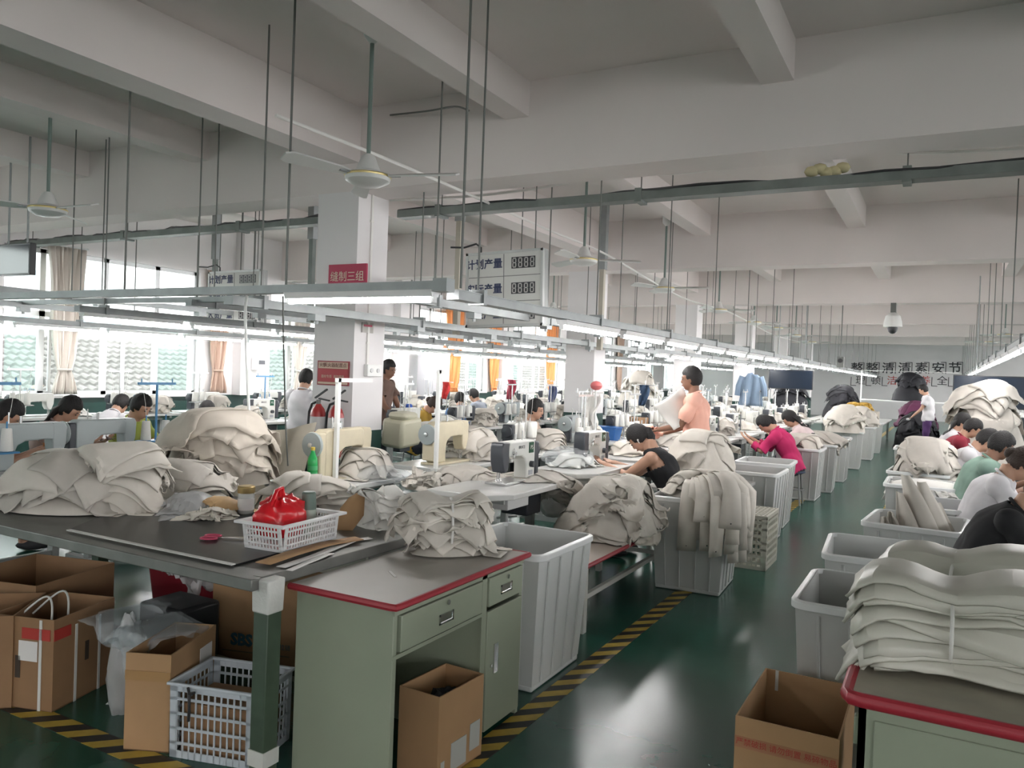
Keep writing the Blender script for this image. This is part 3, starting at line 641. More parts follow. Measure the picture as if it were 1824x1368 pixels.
# white L-shaped lamp stand at the beige machine
def lamp_arm(p, h, L, lab):
    a = thing('lamp_stand', lab, 'stand', p); MB().bb(-.014, .014, -.014, .014, 0, h).build('post', M_white, a); MB().bb(-.014, .014, -.02, L, h-.028, h).build('arm', M_white, a)
    MB().bb(-.02, .02, -.02, .02, h-.34, h-.31).bb(-.03, .03, -.03, .03, 0, .02).build('collar', M_white, a)
q = P(597, 858, z=TZ); lamp_arm((q.x, q.y, TZ), .72, .36, 'white L-shaped lamp stand beside the beige sewing machine')
q = P(776, 838, z=TZ); lamp_arm((q.x, q.y, TZ), .80, .12, 'white lamp post beside the second beige sewing machine')
# winding machine with a large white disc
q = P(815, 785, x=-3.95); w = thing('winding_machine', 'grey winding machine with a large white round disc', 'machine', (-3.95, q.y, TZ))
MB().bb(-.10, .16, -.10, .14, 0, .26).cyl((.05, -.12, .2), (.05, .2, .2), .085, n=18).build('body', mat('winder_grey', (.33, .33, .31), .5), w, bev=.012)
dd = MB().lathe([(.02, .0), (.15, .0), (.165, .015), (.165, .03), (.15, .035), (.02, .02)], (-.06, -.16, .22), 28, rot(PI/2, 0, .45)).build('disc', mat('disc_white', (.72, .71, .66), .5), w)
MB().lathe([(.17, -.02), (.172, -.01), (.172, .01), (.15, .012)], (-.05, -.135, .22), 28, rot(PI/2, 0, .45)).build('rim', MATS['winder_grey'], w)
MB().cyl((-.06, -.16, .22), (-.08, -.24, .22), .008).build('axle', M_steel, w)
# rods standing in the clutter on the middle tables (spool poles with hanging rags)
# wall cabinet / notice board between the windows
s = thing('notice_cabinet', 'tall pale notice cabinet standing against the window wall', 'cabinet', (-11.3, 16.8, 0)); MB().bb(-.35, .1, -.4, .4, 0, 1.95).build('body', mat('cabinet_grey', (.55, .54, .57), .4), s, bev=.01)
MB().bb(.1, .115, -.37, -.01, .1, 1.85).build('door', MATS['cabinet_grey'], s); MB().bb(.1, .115, .01, .37, .1, 1.85).build('door', MATS['cabinet_grey'], s)
MB().bb(.115, .12, .1, .3, 1.3, 1.7).build('notice_paper', mat('paper', (.75, .72, .70), .8), s)
s = thing('meter_box', 'small white meter box on the wall between curtains', 'box', (-11.76, 11.05, 1.45)); MB().bb(0, .10, 0, .35, 0, .28).build('case', M_white, s, bev=.008); MB().bb(.10, .105, .09, .25, .11, .19).build('meter_window', M_mdark, s)
# white coiled hose hanging in front of the left bags
cable([P(440, 527, y=4.02), P(437, 560, y=4.0), P(440, 650, y=4.0), P(443, 720, y=4.0), P(447, 830, y=4.0)], .010, M_white, 'white air hose dangling over the bag heap', 'air_hose', 'hose')
cable([P(504, 528, y=4.02), P(505, 612, y=4.3), P(507, 680, y=4.5), P(508, 740, y=4.6), P(513, 830, y=4.6)], .006, M_rod, 'thin dark cord dangling beside the bag heap')
# ================================================================== FOREGROUND FURNITURE
M_green = mat('desk_green', (.275, .305, .228), .5, noise=.06, nscale=3); M_dgreen = mat('desk_green_inside', (.10, .12, .09), .6); M_desktop = mat('desk_top_grey', (.44, .41, .37), .4, noise=.12, nscale=3)
M_redge = mat('red_edging', (.32, .022, .035), .4); M_chrome = mat('chrome', (.7, .7, .7), .2, 1.0); M_mat = mat('dark_cutting_mat', (.012, .012, .013), .28, noise=.2, nscale=3, spec=.3)
M_tsteel = mat('table_steel', (.20, .20, .185), .4, .5, noise=.3, nscale=7); M_tgreen = mat('leg_green', (.055, .085, .055), .45, noise=.3, nscale=10); M_tape = mat('wrapped_tape', (.55, .55, .52), .55, bump=.4, bscale=40)
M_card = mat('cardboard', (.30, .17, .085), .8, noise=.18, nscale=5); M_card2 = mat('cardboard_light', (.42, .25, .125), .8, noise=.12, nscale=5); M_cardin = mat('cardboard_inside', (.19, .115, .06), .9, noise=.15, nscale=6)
M_bin = clear_mat('translucent_bin', (.70, .71, .70), .86, .3); M_film = clear_mat('clear_plastic_film', (.9, .92, .93), .17, .12); M_paper = MATS['paper']
M_strap = mat('strap_white', (.66, .65, .62), .5)
# ---- cutting table
ct = thing('cutting_table', 'long steel cutting table with dark top and green leg, heaped with fabric', 'table', (-2.2, 2.12, 0))
MB().bb(-2.9, -.03, .03, 1.2, .775, .798).build('table_top', M_tsteel, ct)
MB().bb(-2.93, 0, -.02, .03, .755, .80).build('front_rail', M_tsteel, ct, bev=.004); MB().bb(-.05, 0, .03, 1.22, .755, .80).build('side_rail', M_tsteel, ct, bev=.004); MB().bb(-2.93, 0, 1.2, 1.23, .735, .80).build('back_rail', M_tsteel, ct)
for x, y in ((.005, .06), (-2.6, .06), (-.06, 1.15), (-2.6, 1.15)):
    l = MB().bb(x-.036, x+.036, y-.036, y+.036, 0, .776).build('leg', M_tgreen, ct, bev=.004)
    if (x, y) == (.005, .06):
        MB().frustum((x, y, .665), (.084, .082), (.09, .088), .13).build('tape_wrapping', M_tape, l, bev=.008)
        MB().bb(x-.04, x+.04, y-.04, y+.04, .09, .15).build('lower_bracket', M_tape, l)
MB().bb(-2.6, -.06, .58, .63, .10, .15).build('cross_bar', M_tgreen, ct)
poly = [P(*p, z=.803) for p in ((125, 943), (418, 1007), (560, 968), (470, 915), (300, 900), (190, 915))]
m_ = MB().prism([(p.x, p.y) for p in poly], .800, .806).build('cutting_mat', M_mat, None); tag(m_, 'dark rubber cutting mat lying on the steel table', 'mat')
a, b = P(122, 944, z=.808), P(416, 1006, z=.808); d = b-a
tag(MB().box(((a.x+b.x)/2, (a.y+b.y)/2, .8085), (d.length, .022, .004), rot(0, 0, math.atan2(d.y, d.x))).build('edge_strip', M_tape, None), 'worn white strip along the front edge of the dark mat', 'strip')
def ribbon(pts, w, m, name, label, cat, th=.003, up=(0, 0, 1), sm=60):
    """curved sheet of width w following pts; w is a vector or a number (horizontal across)"""
    P0 = [Vector(p) for p in pts]; vs = []; fs = []; n = len(P0)
    for i, p in enumerate(P0):
        t = (P0[min(i+1, n-1)]-P0[max(i-1, 0)]).normalized(); s = Vector(w) if hasattr(w, '__len__') else t.cross(Vector(up)).normalized()*w
        vs += [p-s/2, p+s/2]
    fs = [(2*i, 2*i+1, 2*i+3, 2*i+2) for i in range(n-1)]
    o = MB().add(vs, fs).build(name, m, None, smooth=sm); mod = o.modifiers.new('thick', 'SOLIDIFY'); mod.thickness = th
    return tag(o, label, cat) if label else o
# ---- flat things on the table
ribbon([P(468, 1003, z=.812), P(520, 985, z=.818), P(580, 968, z=.815), P(640, 958, z=.82)], .075, M_card2, 'cardboard_strip', 'brown cardboard strip lying on the table corner', 'cardboard')
ribbon([P(500, 1010, z=.806), P(560, 990, z=.806), P(630, 962, z=.807), P(660, 958, z=.808)], .045, M_paper, 'paper_strip', 'white paper strip under the brown cardboard', 'paper', .001)
ribbon([P(515, 1016, z=.808), P(545, 1003, z=.812), P(590, 985, z=.806)], .03, M_paper, 'paper_strip', 'torn paper strip curling over the table corner', 'paper', .001)
cr_ = [P(*p, y=yy) for p, yy in (((598, 953), 2.98), ((628, 945), 3.02), ((648, 918), 3.06), ((650, 884), 3.08), ((646, 872), 3.08), ((622, 886), 3.03), ((606, 905), 2.99))]
cc_ = sum(cr_, Vector())/len(cr_); o = MB().add([cc_+Vector((-.012, -.03, 0))]+cr_, [(0, k+1, (k+1) % len(cr_)+1) for k in range(len(cr_))]).build('cardboard_template', M_card2, None, smooth=60); o.modifiers.new('thick', 'SOLIDIFY').thickness = .004; tag(o, 'curved brown cardboard template leaning behind the white basket', 'cardboard')
# ---- lattice containers
def lattice(m, p, ex, ez, nx, nz, t=.004, th=.005, frame=.012):
    """slotted panel spanned by vectors ex, ez from p"""
    p, ex, ez = Vector(p), Vector(ex), Vector(ez); n = ex.cross(ez).normalized(); L, H = ex.length, ez.length; X, Z = ex.normalized(), ez.normalized()
    R = Matrix((X, n, Z)).transposed()
    def bar_(x0, x1, z0, z1): m.box(p+X*((x0+x1)/2)+Z*((z0+z1)/2), (x1-x0, th, z1-z0), R)
    bar_(0, L, 0, frame); bar_(0, L, H-frame, H); bar_(0, frame, 0, H); bar_(L-frame, L, 0, H)
    for k in range(1, nx): bar_(L*k/nx-t/2, L*k/nx+t/2, 0, H)
    for k in range(1, nz): bar_(0, L, H*k/nz-t*.9, H*k/nz+t*.9)
def basket(name, loc, rz, w, d, h, m, label, cat, taper=.9, nx=22, nz=4, rim=.02, t=.004, frame=.012):
    b = thing(name, label, cat, loc, rz); k = taper
    c0 = [(-w/2*k, -d/2*k, 0), (w/2*k, -d/2*k, 0), (w/2*k, d/2*k, 0), (-w/2*k, d/2*k, 0)]; c1 = [(-w/2, -d/2, h), (w/2, -d/2, h), (w/2, d/2, h), (-w/2, d/2, h)]
    for i in range(4):
        a, e, u = Vector(c0[i]), Vector(c0[(i+1) % 4]), Vector(c1[i]); L = (e-a).length
        q = MB(); lattice(q, a, e-a, (Vector(c1[i])+Vector(c1[(i+1) % 4]))/2-(a+e)/2, max(4, int(nx*L/w)), nz, t, frame=frame); q.build('side_wall', m, b)
    MB().bb(-w/2*k, w/2*k, -d/2*k, d/2*k, 0, .006).build('bottom', m, b)
    r = MB(); o_ = rim
    for x0, x1, y0, y1 in ((-w/2-o_, w/2+o_, -d/2-o_, -d/2+.004), (-w/2-o_, w/2+o_, d/2-.004, d/2+o_), (-w/2-o_, -w/2+.004, -d/2, d/2), (w/2-.004, w/2+o_, -d/2, d/2)): r.bb(x0, x1, y0, y1, h-.008, h+.004)
    r.build('rim', m, b, bev=.003); return b
M_bask = mat('basket_white', (.74, .74, .74), .4); M_crate = mat('crate_bluish', (.50, .54, .58), .45); M_crate2 = mat('crate_cream', (.62, .60, .52), .5); M_bcrate = mat('crate_blue', (.015, .035, .22), .4)
n_, l_, r_ = P(503, 984, z=.81), P(437, 973, z=.81), P(598, 957, z=.81)
ex, ey = Vector(r_-n_), Vector(l_-n_); rzb = math.atan2(ex.y, ex.x); bc = n_+ex/2+Vector((-math.sin(rzb), math.cos(rzb), 0))*ey.length/2
basket('plastic_basket', (bc.x, bc.y, .807), rzb, ex.length*1.10, ey.length*1.12, .115, M_bask, 'white slotted plastic basket holding a red bag', 'basket', .9, 24, 4)
def bumpy(c, r, seed, amp=.18, n=26, squash=None, R=None):
    """creased lump: a ball pushed in and out by ridged waves"""
    rg = np.random.default_rng(seed); W_ = rg.normal(size=(9, 3))*(2.4+amp*9); ph = rg.uniform(0, 6, 9)
    m = MB().ball((0, 0, 0), 1.0, n); vs = []
    for v in m.v:
        v = np.array(v); s = sum(abs(math.sin(W_[i]@v+ph[i]))*(1.6 if i < 3 else .7) for i in range(9))/9-.62
        vs.append(Vector(v*(1+amp*3.2*s)))
    m2 = MB(); R = R or Matrix.Identity(3); c = Vector(c)
    m2.add([c+R @ Vector((v.x*r[0], v.y*r[1], max(v.z, -.75)*r[2])) for v in vs], m.f); return m2
M_rbag = mat('red_bag_film', (.62, .012, .02), .25)
rb = thing('red_bag', 'bright red knotted plastic bag in the white basket', 'bag', (bc.x-.07, bc.y, .82)); rb.rotation_euler[2] = rzb
bumpy((0, 0, .085), (.135, .10, .10), 3, .22, 36).build('bag_body', M_rbag, rb, smooth=60)
for s in (0, .02): MB().tube([(-.11+s, -.02, .10), (-.08+s, -.015, .165), (-.045+s, -.01+s, .215), (-.015+s, 0, .222), (.0+s, .01, .19), (-.005+s, .02, .11)], [.018, .012, .008, .008, .011, .02], 8).build('bag_handle', M_rbag, rb, smooth=60)
th = thing('thermos_flask', 'grey green thermos flask standing in the white basket', 'flask', (bc.x+.12*math.cos(rzb)-.02, bc.y+.12*math.sin(rzb)+.01, .815))
MB().lathe([(.032, 0), (.034, .01), (.034, .125)], n=18).build('body', mat('flask_pale', (.36, .42, .36), .45), th); MB().lathe([(.0345, .12), (.035, .13), (.031, .195), (.026, .20)], n=18).build('cap', mat('flask_green', (.12, .17, .14), .45), th)
q = P(427, 915, z=.81); j = thing('storage_jar', 'glass jar with gold lid and pale label beside the basket', 'jar', (q.x, q.y+.04, .807))
MB().lathe([(.036, 0), (.042, .01), (.042, .10), (.036, .11)], n=18).build('glass', clear_mat('jar_glass', (.8, .82, .8), .5, .1), j); MB().lathe([(.0425, .02), (.0425, .08)], n=18).build('label', M_paper, j); MB().lathe([(.043, .108), (.045, .112), (.045, .14), (.04, .145)], n=18).build('lid', mat('gold_lid', (.45, .33, .14), .35, .6), j)
q = P(398, 957, z=.815); s = thing('scissors', 'pink handled scissors lying on the dark mat', 'scissors', (q.x, q.y, .809), .5)
for k in (-1, 1):
    MB().tube([(-.055+.036*math.cos(t), .027*k+.021*math.sin(t), .006) for t in np.linspace(0, 2*PI, 14)], .0045).build('handle', mat('pink_plastic', (.55, .09, .16), .4), s)
    MB().box((.045, -.006*k, .006), (.10, .010, .003), rot(0, 0, -.1*k)).build('blade', M_steel, s)
# green drink bottle by the beige machine
q = P(556, 850, y=4.03); g = thing('drink_bottle', 'green plastic drink bottle beside the beige machine', 'bottle', (q.x, 4.03, TZ)); M_gb = clear_mat('green_bottle', (.06, .55, .16), .6, .1)
MB().lathe([(.028, 0), (.034, .01), (.033, .07), (.035, .09), (.033, .15), (.03, .18), (.014, .22), (.013, .235)], n=18).build('bottle_body', M_gb, g); MB().lathe([(.015, .232), (.015, .252), (.012, .254)], n=14).build('cap', mat('yellow_cap', (.55, .40, .06), .4), g); MB().lathe([(.0346, .075), (.0346, .13)], n=18).build('label', mat('bottle_label', (.05, .35, .12), .5), g)
# blue water bottle farther back
q = P(727, 760, y=8.6); g = thing('water_bottle', 'blue capped water bottle on the table behind the first column', 'bottle', (q.x, 8.6, TZ)); MB().lathe([(.05, 0), (.055, .02), (.055, .18), (.05, .22), (.03, .26)], n=14).build('bottle_body', clear_mat('pale_blue', (.35, .45, .7), .7, .2), g); MB().lathe([(.05, .22), (.05, .31), (.03, .33)], n=14).build('cap', mat('cap_blue', (.04, .12, .5), .4), g)
# ---- green desk
def recess(m, x, y0, y1, z0, z1):
    f = MB(); t = .007
    f.bb(x, x+.004, y0, y1, z0, z0+t).bb(x, x+.004, y0, y1, z1-t, z1).bb(x, x+.004, y0, y0+t, z0, z1).bb(x, x+.004, y1-t, y1, z0, z1); f.bb(x-.001, x+.001, y0, y1, z0, z1)
    return f.build('handle', M_chrome, m)
dk = thing('office_desk', 'green metal office desk with red edged grey top and open drawer front', 'desk', (-1.67, 2.27, 0)); Yd = 1.055; Wd = .525
MB().bb(-Wd+.01, -.01, .01, Yd-.01, .733, .752).build('desk_top', M_desktop, dk)
e = MB().tube([(-Wd+.01, .01, .742), (-.03, .01, .742), (-.012, .016, .742), (-.01, .035, .742), (-.01, Yd-.01, .742), (-Wd+.01, Yd-.01, .742)], .0135, 8).build('red_edging', M_redge, dk)
MB().bb(-Wd+.03, -.03, .03, .055, .0, .733).build('side_panel', M_green, dk, bev=.003); MB().bb(-Wd+.03, -.03, Yd-.055, Yd-.03, 0, .733).build('side_panel', M_green, dk, bev=.003)
MB().bb(-Wd+.03, -Wd+.04, .05, Yd-.05, .1, .733).build('back_panel', M_green, dk); MB().bb(-Wd+.04, -.035, .655, .675, 0, .733).build('divider', M_green, dk)
MB().bb(-.035, -.025, .03, Yd-.03, .705, .733).bb(-.035, -.025, .03, .655, .545, .56).bb(-.035, -.025, .65, .69, 0, .733).build('front_frame', M_green, dk)
for y0, y1, z0, z1, hy, nm in ((.065, .64, .565, .70, .36, 'drawer'), (.70, Yd-.05, .575, .70, .85, 'drawer')):
    dr = MB().bb(-.3, -.018, y0, y1, z0, z1).build(nm, M_green, dk, bev=.004); recess(dr, -.018, hy-.05, hy+.05, z0+.035, z0+.075)
    MB().cyl((-.018, hy+.01, z1-.022), (-.012, hy+.01, z1-.022), .010).build('lock', M_chrome, dr)
do = MB().bb(-.035, -.02, .695, Yd-.045, .03, .555).build('cupboard_door', M_green, dk, bev=.003); MB().bb(-.02, -.014, .755, .79, .27, .40).build('handle', M_chrome, do); MB().cyl((-.02, .735, .31), (-.013, .735, .31), .008).build('lock', M_chrome, do)
q = P(850, 742+300, z=.753)
tag(MB().box((-1.95, 2.62, .7535), (.012, .10, .001), rot(0, 0, .9)).build('paper_scrap', M_paper, None), 'small white paper scrap on the green desk top', 'paper')
# ---- right hand desk
d2 = thing('office_desk', 'green metal desk with thick red edge under the fabric bundles, cropped by the frame', 'desk', (-.2, 2.36, 0))
MB().bb(.0, 1.3, .0, .62, .733, .752).build('desk_top', mat('desk_top_worn', (.36, .33, .26), .45, noise=.3, nscale=5), d2)
MB().tube([(0, .62, .738), (0, .03, .738), (.012, .006, .738), (.04, 0, .738), (1.3, 0, .738)], .02, 10).build('red_edging', M_redge, d2)
MB().bb(.03, 1.28, .03, .05, 0, .73).build('front_panel', M_green, d2); MB().bb(.03, .05, .03, .60, 0, .73).build('side_panel', M_green, d2); MB().bb(.03, 1.28, .58, .60, 0, .73).build('back_panel', M_green, d2)
MB().bb(.015, .03, .08, .115, .58, .66).build('latch', M_green, d2, bev=.004); MB().bb(.07, 1.24, .022, .03, .05, .68).build('door', M_green, d2, bev=.003)
# ---- cartons
def carton(n, l, r, h, label, m=None, mi=None, flaps=(.5, .5), name='cardboard_box', open_=True, lift=0):
    """open box: n, l, r are floor points of the near, left and right corners"""
    n, l, r = [Vector((p[0], p[1], lift)) for p in (n, l, r)]; ex = r-n; rz = math.atan2(ex.y, ex.x); w = ex.length; d = (l-n).length; m = m or M_card; mi = mi or M_cardin
    c = thing(name, label, 'box', n, rz); t = .006
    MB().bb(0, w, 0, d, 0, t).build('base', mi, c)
    for nm, x0, x1, y0, y1 in (('front_wall', 0, w, 0, t), ('back_wall', 0, w, d-t, d), ('side_wall', 0, t, t, d-t), ('side_wall', w-t, w, t, d-t)):
        MB().bb(x0, x1, y0, y1, 0, h).build(nm, m, c)
    if not open_: MB().bb(0, w, 0, d, h-t, h).build('lid', m, c)
    return c, w, d
fl = lambda px, py: P(px, py, z=0)
c, w, d = carton(fl(92, 1270), fl(18, 1240), fl(200, 1212), .415, 'brown carton bound with white straps, under the cutting table')
# the near-left wall of this box is the side wall at x=0; its label faces left-front
for y in (.18*d, .80*d): MB().bb(-.004, -.001, y, y+.014, .0, .41).build('strap', M_strap, c)
for x in (.33*w, .72*w): MB().bb(x, x+.014, -.004, -.001, 0, .36).build('strap', M_strap, c)
MB().bb(-.003, -.001, .25*d, .55*d, .22, .31).build('address_label', M_paper, c); MB().bb(-.004, -.001, .05*d, .50*d, .32, .37).build('red_tape', mat('red_tape', (.40, .04, .03), .5), c); MB().bb(.0, .10, -.004, -.001, .32, .37).build('red_tape', MATS['red_tape'], c)
MB().bb(.5*w, .56*w, -.003, -.001, .17, .26).build('print_mark', mat('carton_ink', (.05, .035, .025), .7), c); MB().bb(-.003, -.001, .52*d, .60*d, .14, .24).build('print_mark', MATS['carton_ink'], c)
for k in range(2): MB().tube([(.04+.10*k+.10*math.sin(q*.9), .05+.22*q/PI, .37+.10*math.sin(q)) for q in np.linspace(0, PI, 14)], .005, 5).build('loose_strap', M_strap, c, smooth=60)
carton(fl(20, 1262), fl(-90, 1225), fl(78, 1205), .42, 'brown carton with dark windows at the left edge under the table')
c, w, d = carton(fl(60, 1200), fl(-60, 1165), fl(200, 1140), .44, 'dark open carton behind the strapped box')
c, w, d = carton(fl(300, 1342), fl(234, 1326), fl(380, 1268), .40, 'tall open brown carton beside the bluish crate', M_card2)
MB().bb(.62*w, .9*w, -.003, -.001, .26, .34).build('shipping_label', M_paper, c); MB().bb(-.004, -.001, 0, d, .29, .33).build('clear_tape', mat('brown_tape', (.36, .21, .09), .3), c)
# SBS carton
a, b = fl(376, 1172), fl(540, 1192); c, w, d = carton((a.x, a.y), (a.x-.02, a.y+.34), (b.x, b.y), .43, 'closed brown carton printed SBS behind the green table leg', M_card2, open_=False)
text('SBS', .085, mat('print_teal', (.03, .10, .13), .7), c, (w*.33, -.002, .115), FACE_NY, 'logo_lettering', .0005, bold=.004); text('浔兴拉链', .032, MATS['print_teal'], c, (w*.74, -.002, .10), FACE_NY, 'small_lettering', .0005)
MB().bb(w*.12, w*.85, -.0015, -.0005, .052, .057).build('print_line', mat('print_faint', (.18, .14, .09), .7), c)
# carton in the knee hole
a = P(783, 1243, z=.34); b_ = P(862, 1200, z=.34); l2 = P(724, 1216, z=.34)
c, w, d = carton((a.x, a.y), (l2.x, l2.y), (b_.x, b_.y), .34, 'open carton of dark scraps pushed under the green desk', M_card2)
MB().bb(.28*w, .62*w, -.003, -.001, .02, .13).build('shipping_label', mat('label_dull', (.45, .45, .42), .7), c); MB().bb(.70*w, .93*w, -.003, -.001, .05, .16).build('shipping_label', MATS['label_dull'], c); MB().bb(.02, .14*w, -.003, -.001, 0, .08).build('shipping_label', MATS['label_dull'], c)
M_dfab = mat('black_fabric', (.012, .012, .015), .7, bump=.3)
bb_ = bumpy((0, 0, 0), (w*.42, d*.40, .16), 8, .2); o = bb_.build('dark_scraps', M_dfab, None, smooth=60); cc = rot(0, 0, math.atan2(b_.y-a.y, b_.x-a.x)) @ Vector((w*.5, d*.5, 0)); o.location = (a.x+cc.x, a.y+cc.y, .135); o.rotation_euler[2] = math.atan2(b_.y-a.y, b_.x-a.x); tag(o, 'heap of black fabric scraps inside the carton under the desk', 'fabric')
# right carton
a, l2, b_ = P(1506, 1312, z=.44), P(1312, 1270, z=.44), P(1522, 1215, z=.44)
c = thing('cardboard_box', 'open brown carton with red printed tape in the aisle beside the right desk', 'box', (-.585, 2.78, 0)); w, d, h = .335, .53, .44
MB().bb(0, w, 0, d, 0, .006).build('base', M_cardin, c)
for nm, x0, x1, y0, y1 in (('front_wall', 0, w, 0, .006), ('back_wall', 0, w, d-.006, d), ('side_wall', 0, .006, .006, d-.006), ('side_wall', w-.006, w, .006, d-.006)): MB().bb(x0, x1, y0, y1, 0, h).build(nm, M_card2, c)
tp = MB().bb(0, w, -.0015, -.0005, .335, .375).build('printed_tape', mat('tape_tan', (.36, .17, .09), .4), c); text('严禁破损 请勿倒置 易碎物品', .026, mat('tape_red_ink', (.38, .04, .03), .6), tp, (w/2, -.002, .355), FACE_NY, 'lettering', .0003)
MB().bb(.04, .052, d-.008, d-.0055, .36, .44).build('tape_end', M_tape, c)
o = bumpy((0, 0, 0), (w*.44, d*.44, .13), 5, .22).build('dark_scraps', M_dfab, None, smooth=60); o.location = (-.585+w/2, 2.78+d/2, .115); tag(o, 'heap of black fabric scraps inside the carton in the aisle', 'fabric')
# bluish crate and paper in it
n_, l_, r_ = P(455, 1238, z=.30), P(303, 1216, z=.30), P(395, 1180, z=.30)
exc = n_-l_; rzc = math.atan2(exc.y, exc.x); ccv = (n_+l_)/2+Vector((-math.sin(rzc), math.cos(rzc), 0))*.145; ccx, ccy = ccv.x, ccv.y
basket('plastic_crate', (ccx, ccy, .001), rzc, exc.length, .29, .30, M_crate, 'bluish white plastic crate beside the green table leg', 'crate', .97, 14, 5, .01, .006, .03)
o = MB().box((0, 0, 0), (exc.length*.84, .22, .20)).build('inner_carton', M_card, None, bev=.004); o.location = (ccx, ccy, .112); o.rotation_euler[2] = rzc; tag(o, 'flat brown carton lying inside the bluish crate', 'box')
s = thing('black_tie', 'black cord tied to the rim of the bluish crate', 'cord', (l_.x+exc.x*.3, l_.y+exc.y*.3-.018, .26)); MB().tube([(-.02, 0, .035), (.0, -.01, .02), (.03, -.01, .03)], .006).build('knot', M_black, s); MB().tube([(0, -.01, .02), (.005, -.012, -.05), (.0, -.01, -.09)], .006).build('tail', M_black, s)
# red tub with bags behind, white panel
a = fl(205, 1130); rt = thing('red_tub', 'dark red plastic tub under the cutting table', 'tub', (-3.68, 3.28, 0)); M_rt = mat('tub_red', (.20, .01, .02), .4)
for nm, f in (('body', lambda m: m.frustum((0, 0, 0), (.62, .40), (.72, .48), .44)),): f(MB()).build(nm, M_rt, rt, bev=.02)
MB().bb(-.385, .385, -.265, .265, .43, .46).build('rim', M_rt, rt, bev=.008)
def film_lump(p, r, seed, label, m=None, amp=.22, cat='bag'):
    return tag(bumpy(p, r, seed, amp, 30).build('plastic_bag', m or M_film, None, smooth=50), label, cat)
M_film2 = clear_mat('milky_film', (.80, .80, .80), .42, .25)
q = P(226, 1220, y=P(226, 1300, z=0).y+.12); film_lump((q.x, q.y, .18), (.07, .08, .24), 24, 'white plastic bag hanging beside the tall carton', M_film2)
q = P(245, 1130, z=.3); tag(MB().box((q.x-.02, q.y+.25, .2), (.30, .25, .40)).build('black_case', M_black, None, bev=.02), 'black case standing behind the plastic sheet', 'case')
tag(MB().box((-2.93, 3.42, .40), (.42, .02, .70)).build('pale_board', mat('panel_pale', (.52, .52, .45), .5), None), 'pale panel standing under the back of the cutting table', 'panel')
tag(MB().box((*P(200, 1253, z=0.003)[:2], .003), (.05, .02, .002), rot(0, 0, .5)).build('paper_scrap', M_paper, None), 'white paper scrap on the floor by the hazard tape', 'paper')
# ---- bench
bn = thing('low_bench', 'low bench with red edge and grey brown top under the fabric pile', 'bench', (-1.855, 4.42, 0))
MB().bb(-.62, -.012, 0, .86, .412, .44).build('bench_top', mat('bench_brown', (.40, .34, .29), .45, noise=.1, nscale=4), bn); MB().bb(-.62, -.012, .866, 1.75, .412, .44).build('bench_top', MATS['bench_brown'], bn)
MB().tube([(-.012, 0, .427), (-.008, .02, .427), (-.008, 1.75, .427)], .014, 8).build('red_edging', M_redge, bn)
M_bleg = mat('bench_leg_white', (.58, .57, .54), .5)
for y in (.10, 1.62):
    for x in (-.05, -.56): MB().bb(x-.02, x+.02, y-.025, y+.025, 0, .412).build('leg', M_bleg, bn)
    MB().bb(-.56, -.05, y-.015, y+.015, .20, .23).build('stretcher', M_bleg, bn)
MB().bb(-.07, -.04, .10, 1.62, .20, .23).build('stretcher', M_bleg, bn)
q = P(1010, 955, z=.445); tag(MB().box((q.x-.03, q.y, .448), (.40, .26, .014), rot(0, 0, .12)).build('wooden_board', mat('plywood', (.40, .26, .15), .6, noise=.15, nscale=8), None), 'thin plywood board lying on the low bench', 'board')
# small white low table with orange cap gauge, left of bench
q = P(757, 903, y=3.84); s = thing('motor_switch', 'orange capped switch clipped to the grey cabinet end', 'switch', (q.x, 3.845, q.z-.05)); MB().ball((0, 0, .05), (.035, .03, .028), 12).build('cap', mat('orange_cap', (.45, .10, .03), .4), s); MB().bb(-.02, .02, -.015, .015, -.1, .04).build('bracket', M_leg, s)
# grey storage cabinet end beneath the row behind (table side seen over the desk)
s = thing('side_cabinet', 'pale grey cabinet end standing behind the fabric on the desk', 'cabinet', (-3.02, 3.86, 0)); MB().bb(-.55, .30, 0, .5, 0, .70).build('body', mat('cabinet_side', (.42, .42, .43), .5), s, bev=.01); MB().bb(-.58, .33, -.03, .53, .70, .735).build('top_board', M_top, s, bev=.008)
